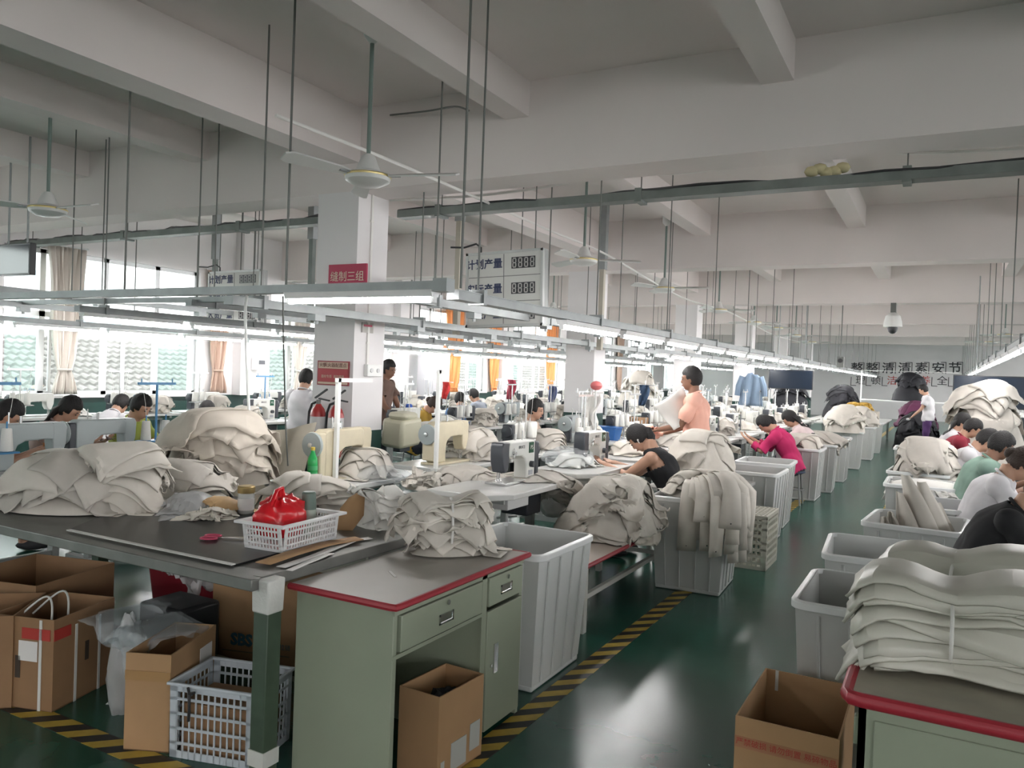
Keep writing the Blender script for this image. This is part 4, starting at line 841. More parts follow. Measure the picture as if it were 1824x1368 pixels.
# ---- white bins
def make_bin(w=.56, d=.66, h=.70, m=None):
    b = thing('storage_bin', 'bin', 'bin'); m = m or M_bin; k = .86; t = .008
    def wall(a, e, a1, e1, rev):
        A, E, A1, E1 = [Vector(q) for q in (a, e, a1, e1)]; n = (E-A).cross(A1-A).normalized()*t*(-1 if rev else 1)
        vs = [A, E, E1, A1, A+n, E+n, E1+n, A1+n]
        return MB().add(vs, [(0, 1, 2, 3), (7, 6, 5, 4), (0, 4, 5, 1), (1, 5, 6, 2), (2, 6, 7, 3), (3, 7, 4, 0)])
    c0 = [(-w/2*k, -d/2*k, .03), (w/2*k, -d/2*k, .03), (w/2*k, d/2*k, .03), (-w/2*k, d/2*k, .03)]; c1 = [(-w/2, -d/2, h), (w/2, -d/2, h), (w/2, d/2, h), (-w/2, d/2, h)]
    for i in range(4):
        o = wall(c0[i], c0[(i+1) % 4], c1[i], c1[(i+1) % 4], True).build('side_wall', m, b)
        A, E, A1, E1 = [Vector(q) for q in (c0[i], c0[(i+1) % 4], c1[i], c1[(i+1) % 4])]; n = (E-A).cross(A1-A).normalized()
        rb_ = MB()
        for f in (.16, .38, .62, .84):
            p, q = A.lerp(E, f)+n*.004, A1.lerp(E1, f)+n*.004; rb_.cyl(p, p.lerp(q, .93), .007, n=6)
        rb_.build('rib', m, o)
    MB().bb(-w/2*k, w/2*k, -d/2*k, d/2*k, .0, .034).build('base', m, b, bev=.01)
    r = .022; ring = []
    for cx, cy, a0 in ((w/2-.05, d/2-.05, 0), (-w/2+.05, d/2-.05, PI/2), (-w/2+.05, -d/2+.05, PI), (w/2-.05, -d/2+.05, 1.5*PI)):
        for q in range(5): ring.append((cx, cy, a0+q*PI/8))
    o_ = [(cx+.072*math.cos(a), cy+.072*math.sin(a)) for cx, cy, a in ring]; i_ = [(cx+.048*math.cos(a), cy+.048*math.sin(a)) for cx, cy, a in ring]; n = len(ring)
    vs = [(x, y, h-.03) for x, y in o_]+[(x, y, h) for x, y in o_]+[(x, y, h+.006) for x, y in i_]+[(x, y, h-.02) for x, y in i_]
    fs = [(a*n+j, a*n+(j+1) % n, ((a+1) % 4)*n+(j+1) % n, ((a+1) % 4)*n+j) for a in range(4) for j in range(n)]
    MB().add(vs, fs).build('rim', mat('bin_rim', (.72, .73, .73), .3), b, bev=.003)
    return b
M_binopaque = mat('bin_white', (.53, .535, .525), .4)
pb = make_bin(); pb2 = make_bin(.56, .66, .70, M_binopaque)
BINS = [(-1.98, 3.80, 0, 1, 'empty tall translucent bin beside the green desk'), (-1.64, 6.12, .05, 0, 'grey translucent bin under the hanging fabric strips'), (-1.66, 8.25, 0, 1, 'white bin behind the cream slotted crate'),
        (-1.72, 9.25, .04, 1, 'second white bin behind the cream slotted crate'), (-1.70, 11.6, 0, 1, 'white bin with a domed fabric heap near the woman in magenta'), (-1.62, 12.6, .05, 1, 'white bin with fabric hanging over its rim, left of the aisle'),
        (-1.60, 14.1, 0, 1, 'tall white bin left of the aisle, just past the hanging fabric'), (-1.58, 16.4, .06, 1, 'tall white bin under the first far fabric heap'), (-1.52, 18.6, 0, 1, 'white bin under the second far fabric heap'), (-1.50, 20.6, .05, 1, 'farthest white bin left of the aisle'),
        (-.22, 3.75, 0, 1, 'white bin hidden behind the tied bundles on the right desk'), (-.25, 4.80, .06, 1, 'open white bin behind the tied bundles'), (-.12, 5.98, -.08, 0, 'white bin holding upright folded sheets, right of the aisle'), (.06, 6.98, 0, 1, 'white bin behind the bin of upright sheets'),
        (.52, 5.95, 0, 1, 'white bin at the right edge in front of the blue crate'), (-.18, 9.55, -.06, 1, 'white bin heaped with fabric, right of the aisle'), (-.30, 13.0, 0, 1, 'small white bin farther along the right of the aisle'), (-.15, 8.35, 0, 1, 'low white bin under spilled fabric, right of the aisle')]
for i, (x, y, rz, op, lab) in enumerate(BINS):
    pr = pb2 if op and i not in (0, 11) else pb
    o = put(pr, (x, y, 0.001), rz, lab, 'storage bins along the aisle')
q = (-1.42, 7.12); uc = basket('plastic_crate', (*q, .001), 0, .34, .52, .46, M_crate2, 'cream slotted plastic crate turned over beside the hanging strips', 'crate', .99, 10, 8, .004, .012, .03)
MB_top = MB(); lattice(MB_top, (-.17, -.26, .46), (.34, 0, 0), (0, .52, 0), 9, 8, .014); MB_top.build('upturned_bottom', M_crate2, uc)
basket('plastic_crate', (.52, 7.35, .25), .12, .62, .45, .42, M_bcrate, 'deep blue slotted plastic crate at the right edge', 'crate', .95, 16, 3, .02, .03, .06)
s = thing('crate_trolley', 'low dark stand under the blue crate', 'stand', (.52, 7.35, 0)); MB().bb(-.28, .28, -.2, .2, .20, .25).build('platform', M_mdark, s)
for x in (-.22, .22):
    for y in (-.15, .15): MB().bb(x-.02, x+.02, y-.02, y+.02, 0, .20).build('leg', M_mdark, s)
ribbon([(.40, 7.12, .62), (.42, 7.10, .70), (.46, 7.11, .69), (.48, 7.10, .60)], .03, M_strap, 'white_strap', 'white strap looped over the rim of the blue crate', 'strap', up=(0, 1, 0))
# ================================================================== FABRIC
M_fab = mat('cream_canvas', (.66, .615, .55), .75, rand=.22, noise=.10, nscale=9); M_fabw = mat('white_canvas', (.78, .76, .72), .7, rand=.15, noise=.08, nscale=9)
M_fabg = mat('grey_leatherette', (.52, .51, .445), .40, rand=.12, noise=.06, nscale=6); M_bag = mat('beige_bag_cloth', (.58, .52, .445), .8, rand=.12, noise=.12, nscale=5)
M_fabd = mat('black_cloth', (.015, .015, .02), .8, rand=.3); M_fabp = mat('purple_cloth', (.10, .02, .06), .7, rand=.3); M_faby = mat('yellow_cloth', (.5, .30, .05), .8, rand=.2); M_faba = mat('cream_greige', (.58, .54, .485), .75, rand=.2, noise=.1, nscale=9)
NU, NV, GN, CELL = 15, 21, 92, .025
class Pile: pass
PILES = []
def pile(key, name, label, c, base, n, spread, size, comp=.86, yaw=None, yj=PI, dome=None, m=None, tie=None, lift=.10, sub=1, group=None, fan=0.0, vis=True, cat='fabric pile', curl=.03, crease=.035, gap=.006, stiff=.6, toff=0.0, pinch=1.0):
    p = Pile(); p.__dict__.update(locals()); p.sheets = []; PILES.append(p); return p
def simulate(piles):
    B = len(piles); H = np.zeros((B, GN, GN)); half = GN*CELL/2
    gx = (np.arange(GN)+.5)*CELL-half; GX, GY = np.meshgrid(gx, gx, indexing='ij')
    for b, p in enumerate(piles):
        for x0, x1, y0, y1, z in p.base:
            k = (GX+p.c[0] >= x0) & (GX+p.c[0] <= x1) & (GY+p.c[1] >= y0) & (GY+p.c[1] <= y1); H[b][k] = np.maximum(H[b][k], z)
        if p.dome:
            dx, dy, rx, ry, h, z0 = p.dome; ca, sa = math.cos(p.yaw or 0), math.sin(p.yaw or 0)
            u = ((GX-dx)*ca+(GY-dy)*sa)/rx; v = (-(GX-dx)*sa+(GY-dy)*ca)/ry; r2 = np.clip(1-(u*u+v*v), 0, 1)
            H[b] = np.maximum(H[b], np.where(r2 > 0, z0+h*r2**.6*(1+.10*np.sin(9*u+b)*np.cos(8*v)), 0))
    GAP = np.array([p.gap for p in piles])[:, None, None]
    H0 = H.copy()
    bi = np.arange(B)[:, None, None]
    def sample(X):
        fx = np.clip((X[..., 0]+half)/CELL-.5, 0, GN-1.001); fy = np.clip((X[..., 1]+half)/CELL-.5, 0, GN-1.001); ix = fx.astype(int); iy = fy.astype(int); tx = fx-ix; ty = fy-iy
        a, b_, c_, d_ = H[bi, ix, iy], H[bi, ix+1, iy], H[bi, ix, iy+1], H[bi, ix+1, iy+1]
        h = a*(1-tx)*(1-ty)+b_*tx*(1-ty)+c_*(1-tx)*ty+d_*tx*ty
        return h, ((b_-a)*(1-ty)+(d_-c_)*ty)/CELL, ((c_-a)*(1-tx)+(d_-b_)*tx)/CELL
    U, V_ = np.meshgrid(np.linspace(-.5, .5, NU), np.linspace(-.5, .5, NV), indexing='ij')
    sl = lambda a, b_: slice(a, b_)
    allp, HA, GA = piles, H, GAP
    for layer in range(max(p.n for p in allp)):
        act = np.array([i for i, p in enumerate(allp) if layer < p.n]); piles = [allp[i] for i in act]; B = len(piles); H = HA[act]; GAP = GA[act]; bi = np.arange(B)[:, None, None]
        STF = np.array([p.stiff for p in piles])[:, None, None]
        X = np.zeros((B, NU, NV, 3)); R = np.zeros_like(X)
        for b, p in enumerate(piles):
            g = RNG; a = g.uniform(*p.size[0]); l = g.uniform(*p.size[1]); tp = g.uniform(-.35, .35); bow = g.uniform(-.2, .2)
            rx = U*a*(1+tp*V_*2)+bow*a*(V_**2-.25); ry = V_*l*(1+g.uniform(-.1, .1)*U)
            R[b, ..., 0], R[b, ..., 1] = rx, ry
            for _k in range(5):
                an = g.uniform(0, PI); sc_ = (rx*math.cos(an)+ry*math.sin(an))/max(a, l); R[b, ..., 2] += p.crease*g.uniform(-1, 1)*1.6*np.abs(sc_-g.uniform(-.35, .35))
            R[b, ..., 2] += g.normal(size=(NU, NV))*p.crease*.045
            th = (p.yaw if p.yaw is not None else 0)+g.uniform(-p.yj, p.yj)+p.fan*(layer/max(1, p.n)-.5); f = p.comp*g.uniform(.94, 1.04); ph = g.uniform(0, 6)
            q = g.normal(size=2)*.42; q = np.clip(q, -1, 1); c0, s0 = math.cos(p.yaw or 0), math.sin(p.yaw or 0); ox, oy = q[0]*p.spread[0], q[1]*p.spread[1]
            ct_, st_ = math.cos(th), math.sin(th); zz = p.curl*np.sin(V_*g.uniform(5, 14)+U*g.uniform(-8, 8)+ph)+.6*p.curl*np.sin(U*g.uniform(6, 14)+ph*2)
            X[b, ..., 0] = ox*c0-oy*s0+(rx*f*ct_-ry*f*st_); X[b, ..., 1] = ox*s0+oy*c0+(rx*f*st_+ry*f*ct_); X[b, ..., 2] = zz+R[b, ..., 2]
        h, _, _ = sample(X); top = np.array([np.percentile(h[b], 92) for b in range(B)])
        X[..., 2] += (top+np.array([p.lift for p in piles]))[:, None, None]
        rest = {}
        CONS = []
        for nm, ax, st in (('u', 1, 1), ('v', 2, 1), ('bu', 1, 2), ('bv', 2, 2), ('cu', 1, 5), ('cv', 2, 5)):
            N = NU if ax == 1 else NV
            for par in range(2):
                idx = [i for i in range(N-st) if (i//st) % 2 == par]
                ia, ib = np.array(idx), np.array(idx)+st
                A = (slice(None), ia) if ax == 1 else (slice(None), slice(None), ia); Bq = (slice(None), ib) if ax == 1 else (slice(None), slice(None), ib)
                CONS.append((A, Bq, np.linalg.norm(R[Bq]-R[A], axis=-1), 1.0 if st == 1 else (.45 if st == 2 else STF)))
        for da, db in ((0, 1), (1, 0)):
            for par in range(2):
                ia = np.arange(par, NU-1, 2)
                A = (slice(None), ia, slice(0, NV-1)) if da == 0 else (slice(None), ia, slice(1, NV)); Bq = (slice(None), ia+1, slice(1, NV)) if da == 0 else (slice(None), ia+1, slice(0, NV-1))
                CONS.append((A, Bq, np.linalg.norm(R[Bq]-R[A], axis=-1), .6))
        Vv = np.zeros_like(X); dt = .022
        for step in range(42):
            Vv[..., 2] -= 9.8*dt; Vv *= .96; Xn = X+Vv*dt
            for it in range(2):
                for A, Bq, L0, k in CONS:
                    pa, pb_ = Xn[A], Xn[Bq]; d = pb_-pa; L = np.sqrt((d*d).sum(-1))+1e-9; e = (L-L0)/L*.5*k
                    cor = d*e[..., None]; Xn[A] = pa+cor; Xn[Bq] = pb_-cor
            h, hx, hy = sample(Xn); pen = h+GAP-Xn[..., 2]; hit = pen > 0; deep = pen > .09
            gl = np.sqrt(hx*hx+hy*hy)+1e-6; push = np.where(deep, .012, 0)
            Xn[..., 0] -= push*hx/gl; Xn[..., 1] -= push*hy/gl
            Xn[..., 2] = np.where(hit & ~deep, h+GAP, np.where(deep, Xn[..., 2]+.02, Xn[..., 2])); Xn[..., 2] = np.maximum(Xn[..., 2], .004)
            Vv = (Xn-X)/dt; Vv[..., :2] *= np.where(hit, .35, 1)[..., None]; X = Xn
            sp = np.linalg.norm(Vv, axis=-1, keepdims=True); Vv *= np.minimum(1, 2.5/(sp+1e-9))
        for b, p in enumerate(piles):
            if True:
                p.sheets.append(X[b].copy())
                S = X[b]; T = []
                for fu in (0, .25, .5, .75):
                    for fv in (0, .25, .5, .75):
                        T.append(S[:-1, :-1]*(1-fu)*(1-fv)+S[1:, :-1]*fu*(1-fv)+S[:-1, 1:]*(1-fu)*fv+S[1:, 1:]*fu*fv)
                T = np.concatenate([t.reshape(-1, 3) for t in T]); ix = np.clip(((T[:, 0]+half)/CELL).astype(int), 0, GN-1); iy = np.clip(((T[:, 1]+half)/CELL).astype(int), 0, GN-1)
                np.maximum.at(H[b], (ix, iy), T[:, 2])
        HA[act] = H
    return H0
SHEET_F = [(i*NV+j, i*NV+j+1, (i+1)*NV+j+1, (i+1)*NV+j) for i in range(NU-1) for j in range(NV-1)]
def emit(p, loc=None, rz=0, label=None, m=None, name=None, sub=None):
    """turn a simulated pile into a thing whose parts are its single panels"""
    m = m or p.m or M_fab; loc = loc if loc is not None else (p.c[0], p.c[1], 0); sub = p.sub if sub is None else sub
    t = thing(name or p.name, label or p.label, p.cat, (loc[0], loc[1], loc[2]), rz, p.group)
    for S in p.sheets:
        S = S.copy()
        if p.tie is not None:
            a = p.tie; e1 = np.array([math.cos(a), math.sin(a)]); e2 = np.array([-e1[1], e1[0]]); al = S[..., :2]@e1-p.toff; ac = S[..., :2]@e2
            k = 1-.42*p.pinch*np.exp(-(al/.10)**2); z0 = p.dome[5] if p.dome else S[..., 2].min()
            zc = z0+.02; S[..., 2] = np.where(S[..., 2] > zc, zc+(S[..., 2]-zc)*(1-.38*p.pinch*np.exp(-(al/.10)**2)), S[..., 2]); ac2 = ac*k
            S[..., 0] = (al+p.toff)*e1[0]+ac2*e2[0]; S[..., 1] = (al+p.toff)*e1[1]+ac2*e2[1]
        o = MB().add(S.reshape(-1, 3).tolist(), SHEET_F).build('fabric_panel', m, t, smooth=20)
        s = o.modifiers.new('thick', 'SOLIDIFY'); s.thickness = p.gap*.6; s.offset = 0
    if p.dome:
        dx, dy, rx, ry, h, z0 = p.dome; core = bumpy((dx, dy, z0-.01), (rx*.9, ry*.9, h*.82), len(PILES)+p.n, .06, 20, R=rot(0, 0, p.yaw or 0))
        core.v = [(x, y, max(z, z0+.004)) for x, y, z in core.v]; core.build('inner_heap', m, t, smooth=60)
    if p.tie is not None:
        a = p.tie; e2 = (-math.sin(a), math.cos(a)); zs = [s[..., 2].max() for s in p.sheets]; z0 = p.dome[5]; hh = (max(zs)-z0)*(.36+.10*(1-p.pinch)); ww = p.size[0][1]*(.36+.16*(1-p.pinch))
        MB().tube([(p.toff*math.cos(a)+e2[0]*ww*math.cos(q), p.toff*math.sin(a)+e2[1]*ww*math.cos(q), max(z0+.006, z0+hh+hh*1.0*math.sin(q)*1.0)) for q in np.linspace(0, 2*PI, 24)], .006, 6).build('tie_string', M_strap, t, smooth=60)
    return t
def PB(px, py, z): q = P(px, py, z=z); return (q.x, q.y)
CT = [(-5.2, -2.2, 2.12, 3.35, .80)]
DESK = [(-2.195, -1.67, 2.27, 3.325, .755)]
T1 = lambda x, y: [(x-.29, x+.29, y-.58, y+.58, .79)]
c = PB(800, 985, .755); pile('desk', 'fabric_bundle', 'tied bundle of cream canvas pieces on the green desk', c, DESK, 40, (.05, .14), ((.09, .16), (.24, .40)), .9, .75-PI/2, .55, None, M_fab, .75, .03, 1, pinch=.55)
# rotate axes: long direction is 'tie' axis; dome long radius handled by yaw
PILES[-1].dome = (0, 0, .11, .20, .07, .755)
pile('cutA', 'fabric_pile', 'spread of cream canvas panels at the left end of the cutting table', PB(95, 905, .8), CT, 34, (.36, .20), ((.16, .30), (.30, .50)), .92, .2, PI, (0, 0, .38, .22, .14, .80), M_faba, None, .06)
pile('cutB', 'fabric_pile', 'fanned stack of folded canvas panels on the cutting table', PB(215, 905, .8), CT, 34, (.20, .10), ((.14, .24), (.30, .48)), .93, -.5, .35, (0, 0, .24, .20, .17, .80), M_fab, None, .05, fan=.9)
pile('cutC', 'fabric_pile', 'loose canvas offcuts behind the plastic bag on the cutting table', PB(330, 880, .8), CT, 24, (.34, .14), ((.12, .24), (.24, .42)), .85, 0, PI, (0, 0, .35, .16, .10, .80), M_faba, None, .06)
pile('cutD', 'fabric_pile', 'rolled and folded canvas panels behind the white basket', PB(545, 905, .8), CT+T1(-3.0, 3.9), 26, (.32, .14), ((.12, .22), (.24, .42)), .80, .3, PI, (0, 0, .32, .18, .09, .80), M_fab, None, .06)
bag = pile('bags', 'fabric_pile', 'tall heap of beige cloth bags behind the cutting table', (-4.16, 3.66), CT+[(-4.5, -3.4, 3.2, 5.1, .80)], 26, (.20, .18), ((.34, .52), (.42, .70)), .72, .5, PI, (0, 0, .36, .30, .34, .80), M_bag, None, .12, curl=.05, crease=.09, stiff=.3)
pile('benchpile', 'fabric_pile', 'tall layered pile of canvas pieces on the low bench', PB(1085, 950, .44), [(-2.48, -1.86, 4.42, 6.17, .445), (-2.75, -2.2, 5.0, 6.4, .35)], 64, (.36, .30), ((.14, .28), (.26, .46)), .94, .7, PI, (0, 0, .36, .30, .24, .445), M_fab, None, .06)
pile('strips', 'fabric_pile', 'folded canvas strips lying across the grey bin', (-1.68, 6.15), [(-1.94, -1.36, 5.79, 6.45, .70), (-2.48, -1.90, 5.5, 6.4, .72)], 14, (.12, .12), ((.10, .2), (.3, .5)), .95, -1.0, .8, (.0, 0, .22, .26, .12, .68), M_fab, None, .05, cat='fabric pile', crease=.02)
pile('behindwoman', 'fabric_pile', 'big canvas pile on the table behind the seated woman in black', (-1.98, 7.45), [(-2.35, -1.55, 6.8, 8.0, .62)], 44, (.28, .32), ((.16, .32), (.28, .55)), .9, .9, PI, (0, 0, .34, .40, .30, .62), M_fab, None, .07)
pile('station1', 'fabric_pile', 'canvas panels spread beyond the nearest white machine', PB(985, 850, .79), T1(-2.74, 6.45)+T1(-2.74, 5.0)+[(-3.4, -3.0, 4.4, 7.0, .75)], 14, (.25, .30), ((.2, .32), (.36, .6)), .9, 0, PI, None, M_faba, None, .05)
pile('station2', 'fabric_pile', 'folded canvas panels behind the nearest white machine', PB(830, 848, .79), T1(-3.0, 5.6)+[(-3.5, -2.5, 5.2, 6.4, .79)], 14, (.22, .14), ((.2, .30), (.4, .6)), .9, .5, 1, None, M_faba, None, .05)
pile('beige2', 'fabric_pile', 'crumpled canvas bundle beside the second beige machine', PB(835, 815, .79), T1(-3.3, 5.9)+[(-3.7, -2.9, 5.2, 6.8, .79)], 16, (.12, .12), ((.28, .4), (.36, .55)), .72, .4, PI, (0, 0, .26, .22, .20, .79), M_faba, None, .08, curl=.05)
pile('roll', 'fabric_pile', 'tight tied roll of canvas pieces on the grey cabinet', PB(755, 872, .735), [(-3.6, -2.65, 3.83, 4.4, .735)], 16, (.06, .05), ((.10, .18), (.24, .36)), .8, .3, .5, (0, 0, .15, .11, .08, .735), M_fab, .3, .05)
pile('hangbundle', 'fabric_pile', 'pinched bundle of pale fabric standing beside the brown template', PB(675, 935, .80), CT+[(-2.8, -2.0, 3.2, 4.2, .76)], 16, (.06, .06), ((.12, .2), (.3, .46)), .75, 1.2, .6, (0, 0, .12, .16, .16, .78), M_fabw, 1.2, .06)
pile('rightbundle', 'fabric_bundle', 'large tied bundle of greenish grey sheets nearest the viewer, on the right desk', (.20, 2.80), [(-.2, 1.1, 2.36, 2.98, .755)], 16, (.05, .03), ((.36, .46), (.72, .95)), .985, 0-PI/2, .10, None, M_fabg, 0.0, .05, cat='fabric bundle', curl=.01, crease=.02, gap=.016, toff=-.15, pinch=.45)
PILES[-1].dome = (0, 0, .10, .30, .03, .755)
pile('rightbundle2', 'fabric_bundle', 'second tied bundle of greenish grey sheets behind the first on the right', (.22, 3.52), [(-.2, 1.1, 2.95, 4.0, .72)], 13, (.05, .03), ((.34, .42), (.70, .95)), .985, -.12-PI/2, .10, None, M_fabg, -.12, .05, cat='fabric bundle', curl=.01, crease=.02, gap=.016, toff=-.15, pinch=.45)
PILES[-1].dome = (0, 0, .10, .30, .08, .72)
binr = lambda x, y, z: [(x-.28, x+.28, y-.33, y+.33, z)]
pile('rheap', 'fabric_pile', 'heap of canvas bags overflowing the white bin right of the aisle', (-.14, 9.55), binr(-.18, 9.55, .66)+[(.1, .9, 9.2, 10.4, .62)], 26, (.22, .22), ((.28, .42), (.40, .75)), .80, .2, PI, (.03, 0, .34, .40, .26, .64), M_faba, None, .08, curl=.05)
pile('rspill', 'fabric_pile', 'pale canvas spilling over the low bin, right of the aisle', (-.05, 8.35), binr(-.15, 8.35, .66)+[(.1, .7, 8.0, 9.0, .6)], 10, (.16, .2), ((.3, .44), (.5, .8)), .9, .2, PI, None, M_fabw, None, .06, stiff=.15)
pile('lbin1', 'fabric_pile', 'domed heap of canvas in the white bin near the woman in magenta', (-1.70, 11.6), binr(-1.70, 11.6, .66), 14, (.10, .12), ((.26, .36), (.4, .6)), .8, .3, PI, (0, 0, .24, .28, .16, .64), M_fab, None, .06)
pile('lbin2', 'fabric_pile', 'canvas hanging over the rim of the white bin left of the aisle', (-1.60, 12.6), binr(-1.62, 12.6, .70), 14, (.14, .12), ((.26, .36), (.6, .9)), .9, -1.3, .8, (0, 0, .22, .26, .12, .68), M_faba, None, .06, stiff=.1)
pile('lfar', 'fabric_pile', 'first far cream heap on the bins left of the aisle', (-1.62, 16.3), binr(-1.58, 16.4, .70)+[(-2.1, -1.5, 15.8, 16.8, .6)], 16, (.2, .2), ((.3, .5), (.5, .9)), .8, .2, PI, (0, 0, .40, .40, .42, .68), M_fab, None, .08, sub=0, curl=.05)
pile('lfar2', 'fabric_pile', 'second far cream heap on the bins left of the aisle', (-1.55, 18.9), binr(-1.52, 18.6, .70), 14, (.2, .2), ((.3, .5), (.5, .9)), .8, .2, PI, (0, 0, .40, .42, .34, .68), M_faba, None, .08, sub=0, curl=.05)
i_ = P(245, 1105, z=.42)
pile('film', 'plastic_sheet', 'clear plastic sheet draped over the cartons', (i_.x, i_.y+.05), [(i_.x-.42, i_.x-.10, i_.y-.3, i_.y+.3, .40), (i_.x-.05, i_.x+.28, i_.y-.1, i_.y+.4, .39)], 2, (.03, .03), ((.34, .38), (.44, .48)), .85, 1.2, .3, None, M_film, None, .06, cat='plastic sheet', crease=.12, stiff=.15)
pile('tubbags', 'plastic_bags', 'crumpled milky plastic bags lying on the red tub', (-3.63, 3.13), [(-4.06, -3.30, 3.02, 3.54, .46)], 5, (.2, .1), ((.3, .4), (.35, .5)), .6, 0, PI, (0, 0, .25, .15, .08, .46), M_film2, None, .06, cat='plastic bag', crease=.16, stiff=.15)
i_ = P(345, 912, z=.80)
pile('clearbag', 'plastic_bag', 'clear plastic bag lying on the cutting table', (i_.x-.02, i_.y), CT, 4, (.05, .04), ((.22, .28), (.26, .32)), .6, 0, PI, (0, 0, .12, .09, .08, .80), M_film2, None, .05, cat='bag', crease=.16, stiff=.2)
pile('tanparcel', 'paper_parcel', 'torn tan paper parcel beside the clear plastic bag', (i_.x+.13, i_.y+.05), CT, 5, (.03, .03), ((.14, .18), (.16, .22)), .6, 0, PI, (0, 0, .06, .05, .06, .80), mat('tan_paper', (.55, .36, .18), .5), None, .05, cat='parcel', crease=.14)
pile('palewrap', 'paper_wrap', 'crumpled pale paper wrap in front of the tan parcel', (i_.x+.19, i_.y-.06), CT, 5, (.04, .03), ((.12, .16), (.18, .24)), .6, .6, PI, None, mat('wrap_pale', (.64, .60, .53), .6), None, .05, cat='paper', crease=.14)
# generic bundles used on the sewing tables (local table at the origin, height .79)
for k in range(4):
    pile('gen%d' % k, 'fabric_pile', 'g', (0, 0), [(-.5, .5, -.3, .3, 0.0005)], (9, 11, 8, 13)[k], (.12, .08), ((.16, .3), (.3, .5)), (.8, .86, .75, .82)[k], None, PI, (0, 0, .2, .17, (.08, .14, .06, .18)[k], 0.0), (M_fab, M_faba, M_fabw, M_fab)[k], None, .05, sub=0, curl=.045)
for k in range(2):
    pile('big%d' % k, 'fabric_pile', 'b', (0, 0), [], 22, (.4, .35), ((.4, .6), (.6, 1.0)), .8, None, PI, (0, 0, .62, .55, (1.05, .8)[k], 0.0), M_faba, None, .1, sub=0, curl=.06)
simulate(PILES)
PD = {p.key: p for p in PILES}
for p in PILES:
    if not (p.key.startswith('gen') or p.key.startswith('big')): emit(p)
# small piles on the stations
GEN = [PD['gen%d' % k] for k in range(4)]; first = {}
rg = random.Random(5)
for x, y, rz, where, k in STN:
    if where == 'left edge': continue
    if where == 'aisle row' and k < 1: continue
    g = GEN[rg.randrange(4)]; loc = at_local((x, y), rz, -.34 if rg.random() < .6 else -.05, .08, .792); r_ = rg.uniform(0, 6)
    lab = 'small heap of cream canvas on the %s table of the %s' % (ORD[k], where)
    if g.key not in first: first[g.key] = emit(g, loc, r_, lab); first[g.key]['group'] = 'canvas heaps on sewing tables'
    else: dup(first[g.key], loc, r_, lab, 'canvas heaps on sewing tables')
def recolour(root, m):
    for ch in CHILD[root.name]:
        ch.data = ch.data.copy(); ch.data.materials[0] = m
b0 = emit(PD['big0'], (.55, 13.6, .55), .4, 'great pile of grey beige garments right of the aisle', M_faba)
for src, loc, rz, m, lab in (('big1', (.75, 16.5, .6), 1.2, M_fabw, 'pile of white garments beyond the grey beige pile'), ('big0', (-.62, 24.2, .02), 2.0, M_fabp, 'dark purple heap of garments at the end of the aisle'), ('big1', (-.55, 22.6, .0), .6, M_fabd, 'black heap of garments at the end of the aisle'),
                             ('big1', (-2.6, 25.0, .6), 1.1, M_fabd, 'black garments heaped left of the purple heap'), ('big1', (-1.0, 30, 1.1), 2.2, M_fabd, 'black garments on the rack by the far wall'), ('big1', (-4.2, 26.0, .79), .3, M_fabd, 'dark garments heaped beside the far left tables'),
                             ('big1', (-7.2, 20.4, .79), .3, M_faba, 'big cream garment heap between the second and third columns')):
    if src == 'big1' and 'big1' not in first: o = first['big1'] = emit(PD['big1'], loc, rz, lab, m)
    else:
        o = dup(first['big1'] if src == 'big1' else b0, loc, rz, lab); recolour(o, m)
put(pt, (-4.2, 26.0, 0), 0, 'white table under the far dark garments', 'sewing tables'); put(pt, (-7.2, 20.4, 0), PI/2, 'white table under the big cream garment heap', 'sewing tables')
for i, (x, y) in enumerate(((-2.0, 22.0), (-1.75, 22.1))):
    o = dup(first[GEN[1].key], (x, y, .93), i, 'yellow garment bundle on the %s side of the dark heap' % ('left', 'right')[i]); recolour(o, M_faby)
s = thing('garment_table', 'low white table under the dark far heaps', 'table', (-2.4, 23.5, 0)); MB().bb(-.9, 1.1, -2, 2.6, .57, .6).build('table_top', M_top, s)
for x in (-.8, 1.0):
    for y in (-1.9, 2.5): MB().bb(x-.03, x+.03, y-.03, y+.03, 0, .57).build('leg', M_leg, s)
MB().bb(.2, 1.0, -1.7, -1.2, .6, .92).build('upper_box', M_bag, s)
s = thing('garment_rack', 'white metal rack holding black garments by the far wall', 'rack', (-1.2, 30, 0))
for x in (-1.3, .2, 1.7): MB().bb(x-.02, x+.02, -.02, .02, 0, 2.1).build('upright', M_white, s)
MB().bb(-1.3, 1.7, -.5, .5, 1.06, 1.09).build('shelf', M_white, s); MB().bb(-1.3, 1.7, -.02, .02, 2.08, 2.1).build('top_bar', M_white, s)
s = thing('side_table', 'low table under the grey beige garment pile', 'table', (.75, 15.0, 0)); MB().bb(-.7, .7, -2.0, 2.2, .52, .55).build('table_top', M_top, s)
for x in (-.6, .6):
    for y in (-1.9, 2.1): MB().bb(x-.03, x+.03, y-.03, y+.03, 0, .52).build('leg', M_leg, s)
s = thing('fabric_table', 'pale table under the big canvas pile behind the seated woman', 'table', (-1.95, 7.4, 0)); MB().bb(-.38, .38, -.58, .58, .585, .615).build('table_top', M_top, s)
for x in (-.33, .33):
    for y in (-.5, .5): MB().bb(x-.02, x+.02, y-.02, y+.02, 0, .585).build('leg', M_leg, s)
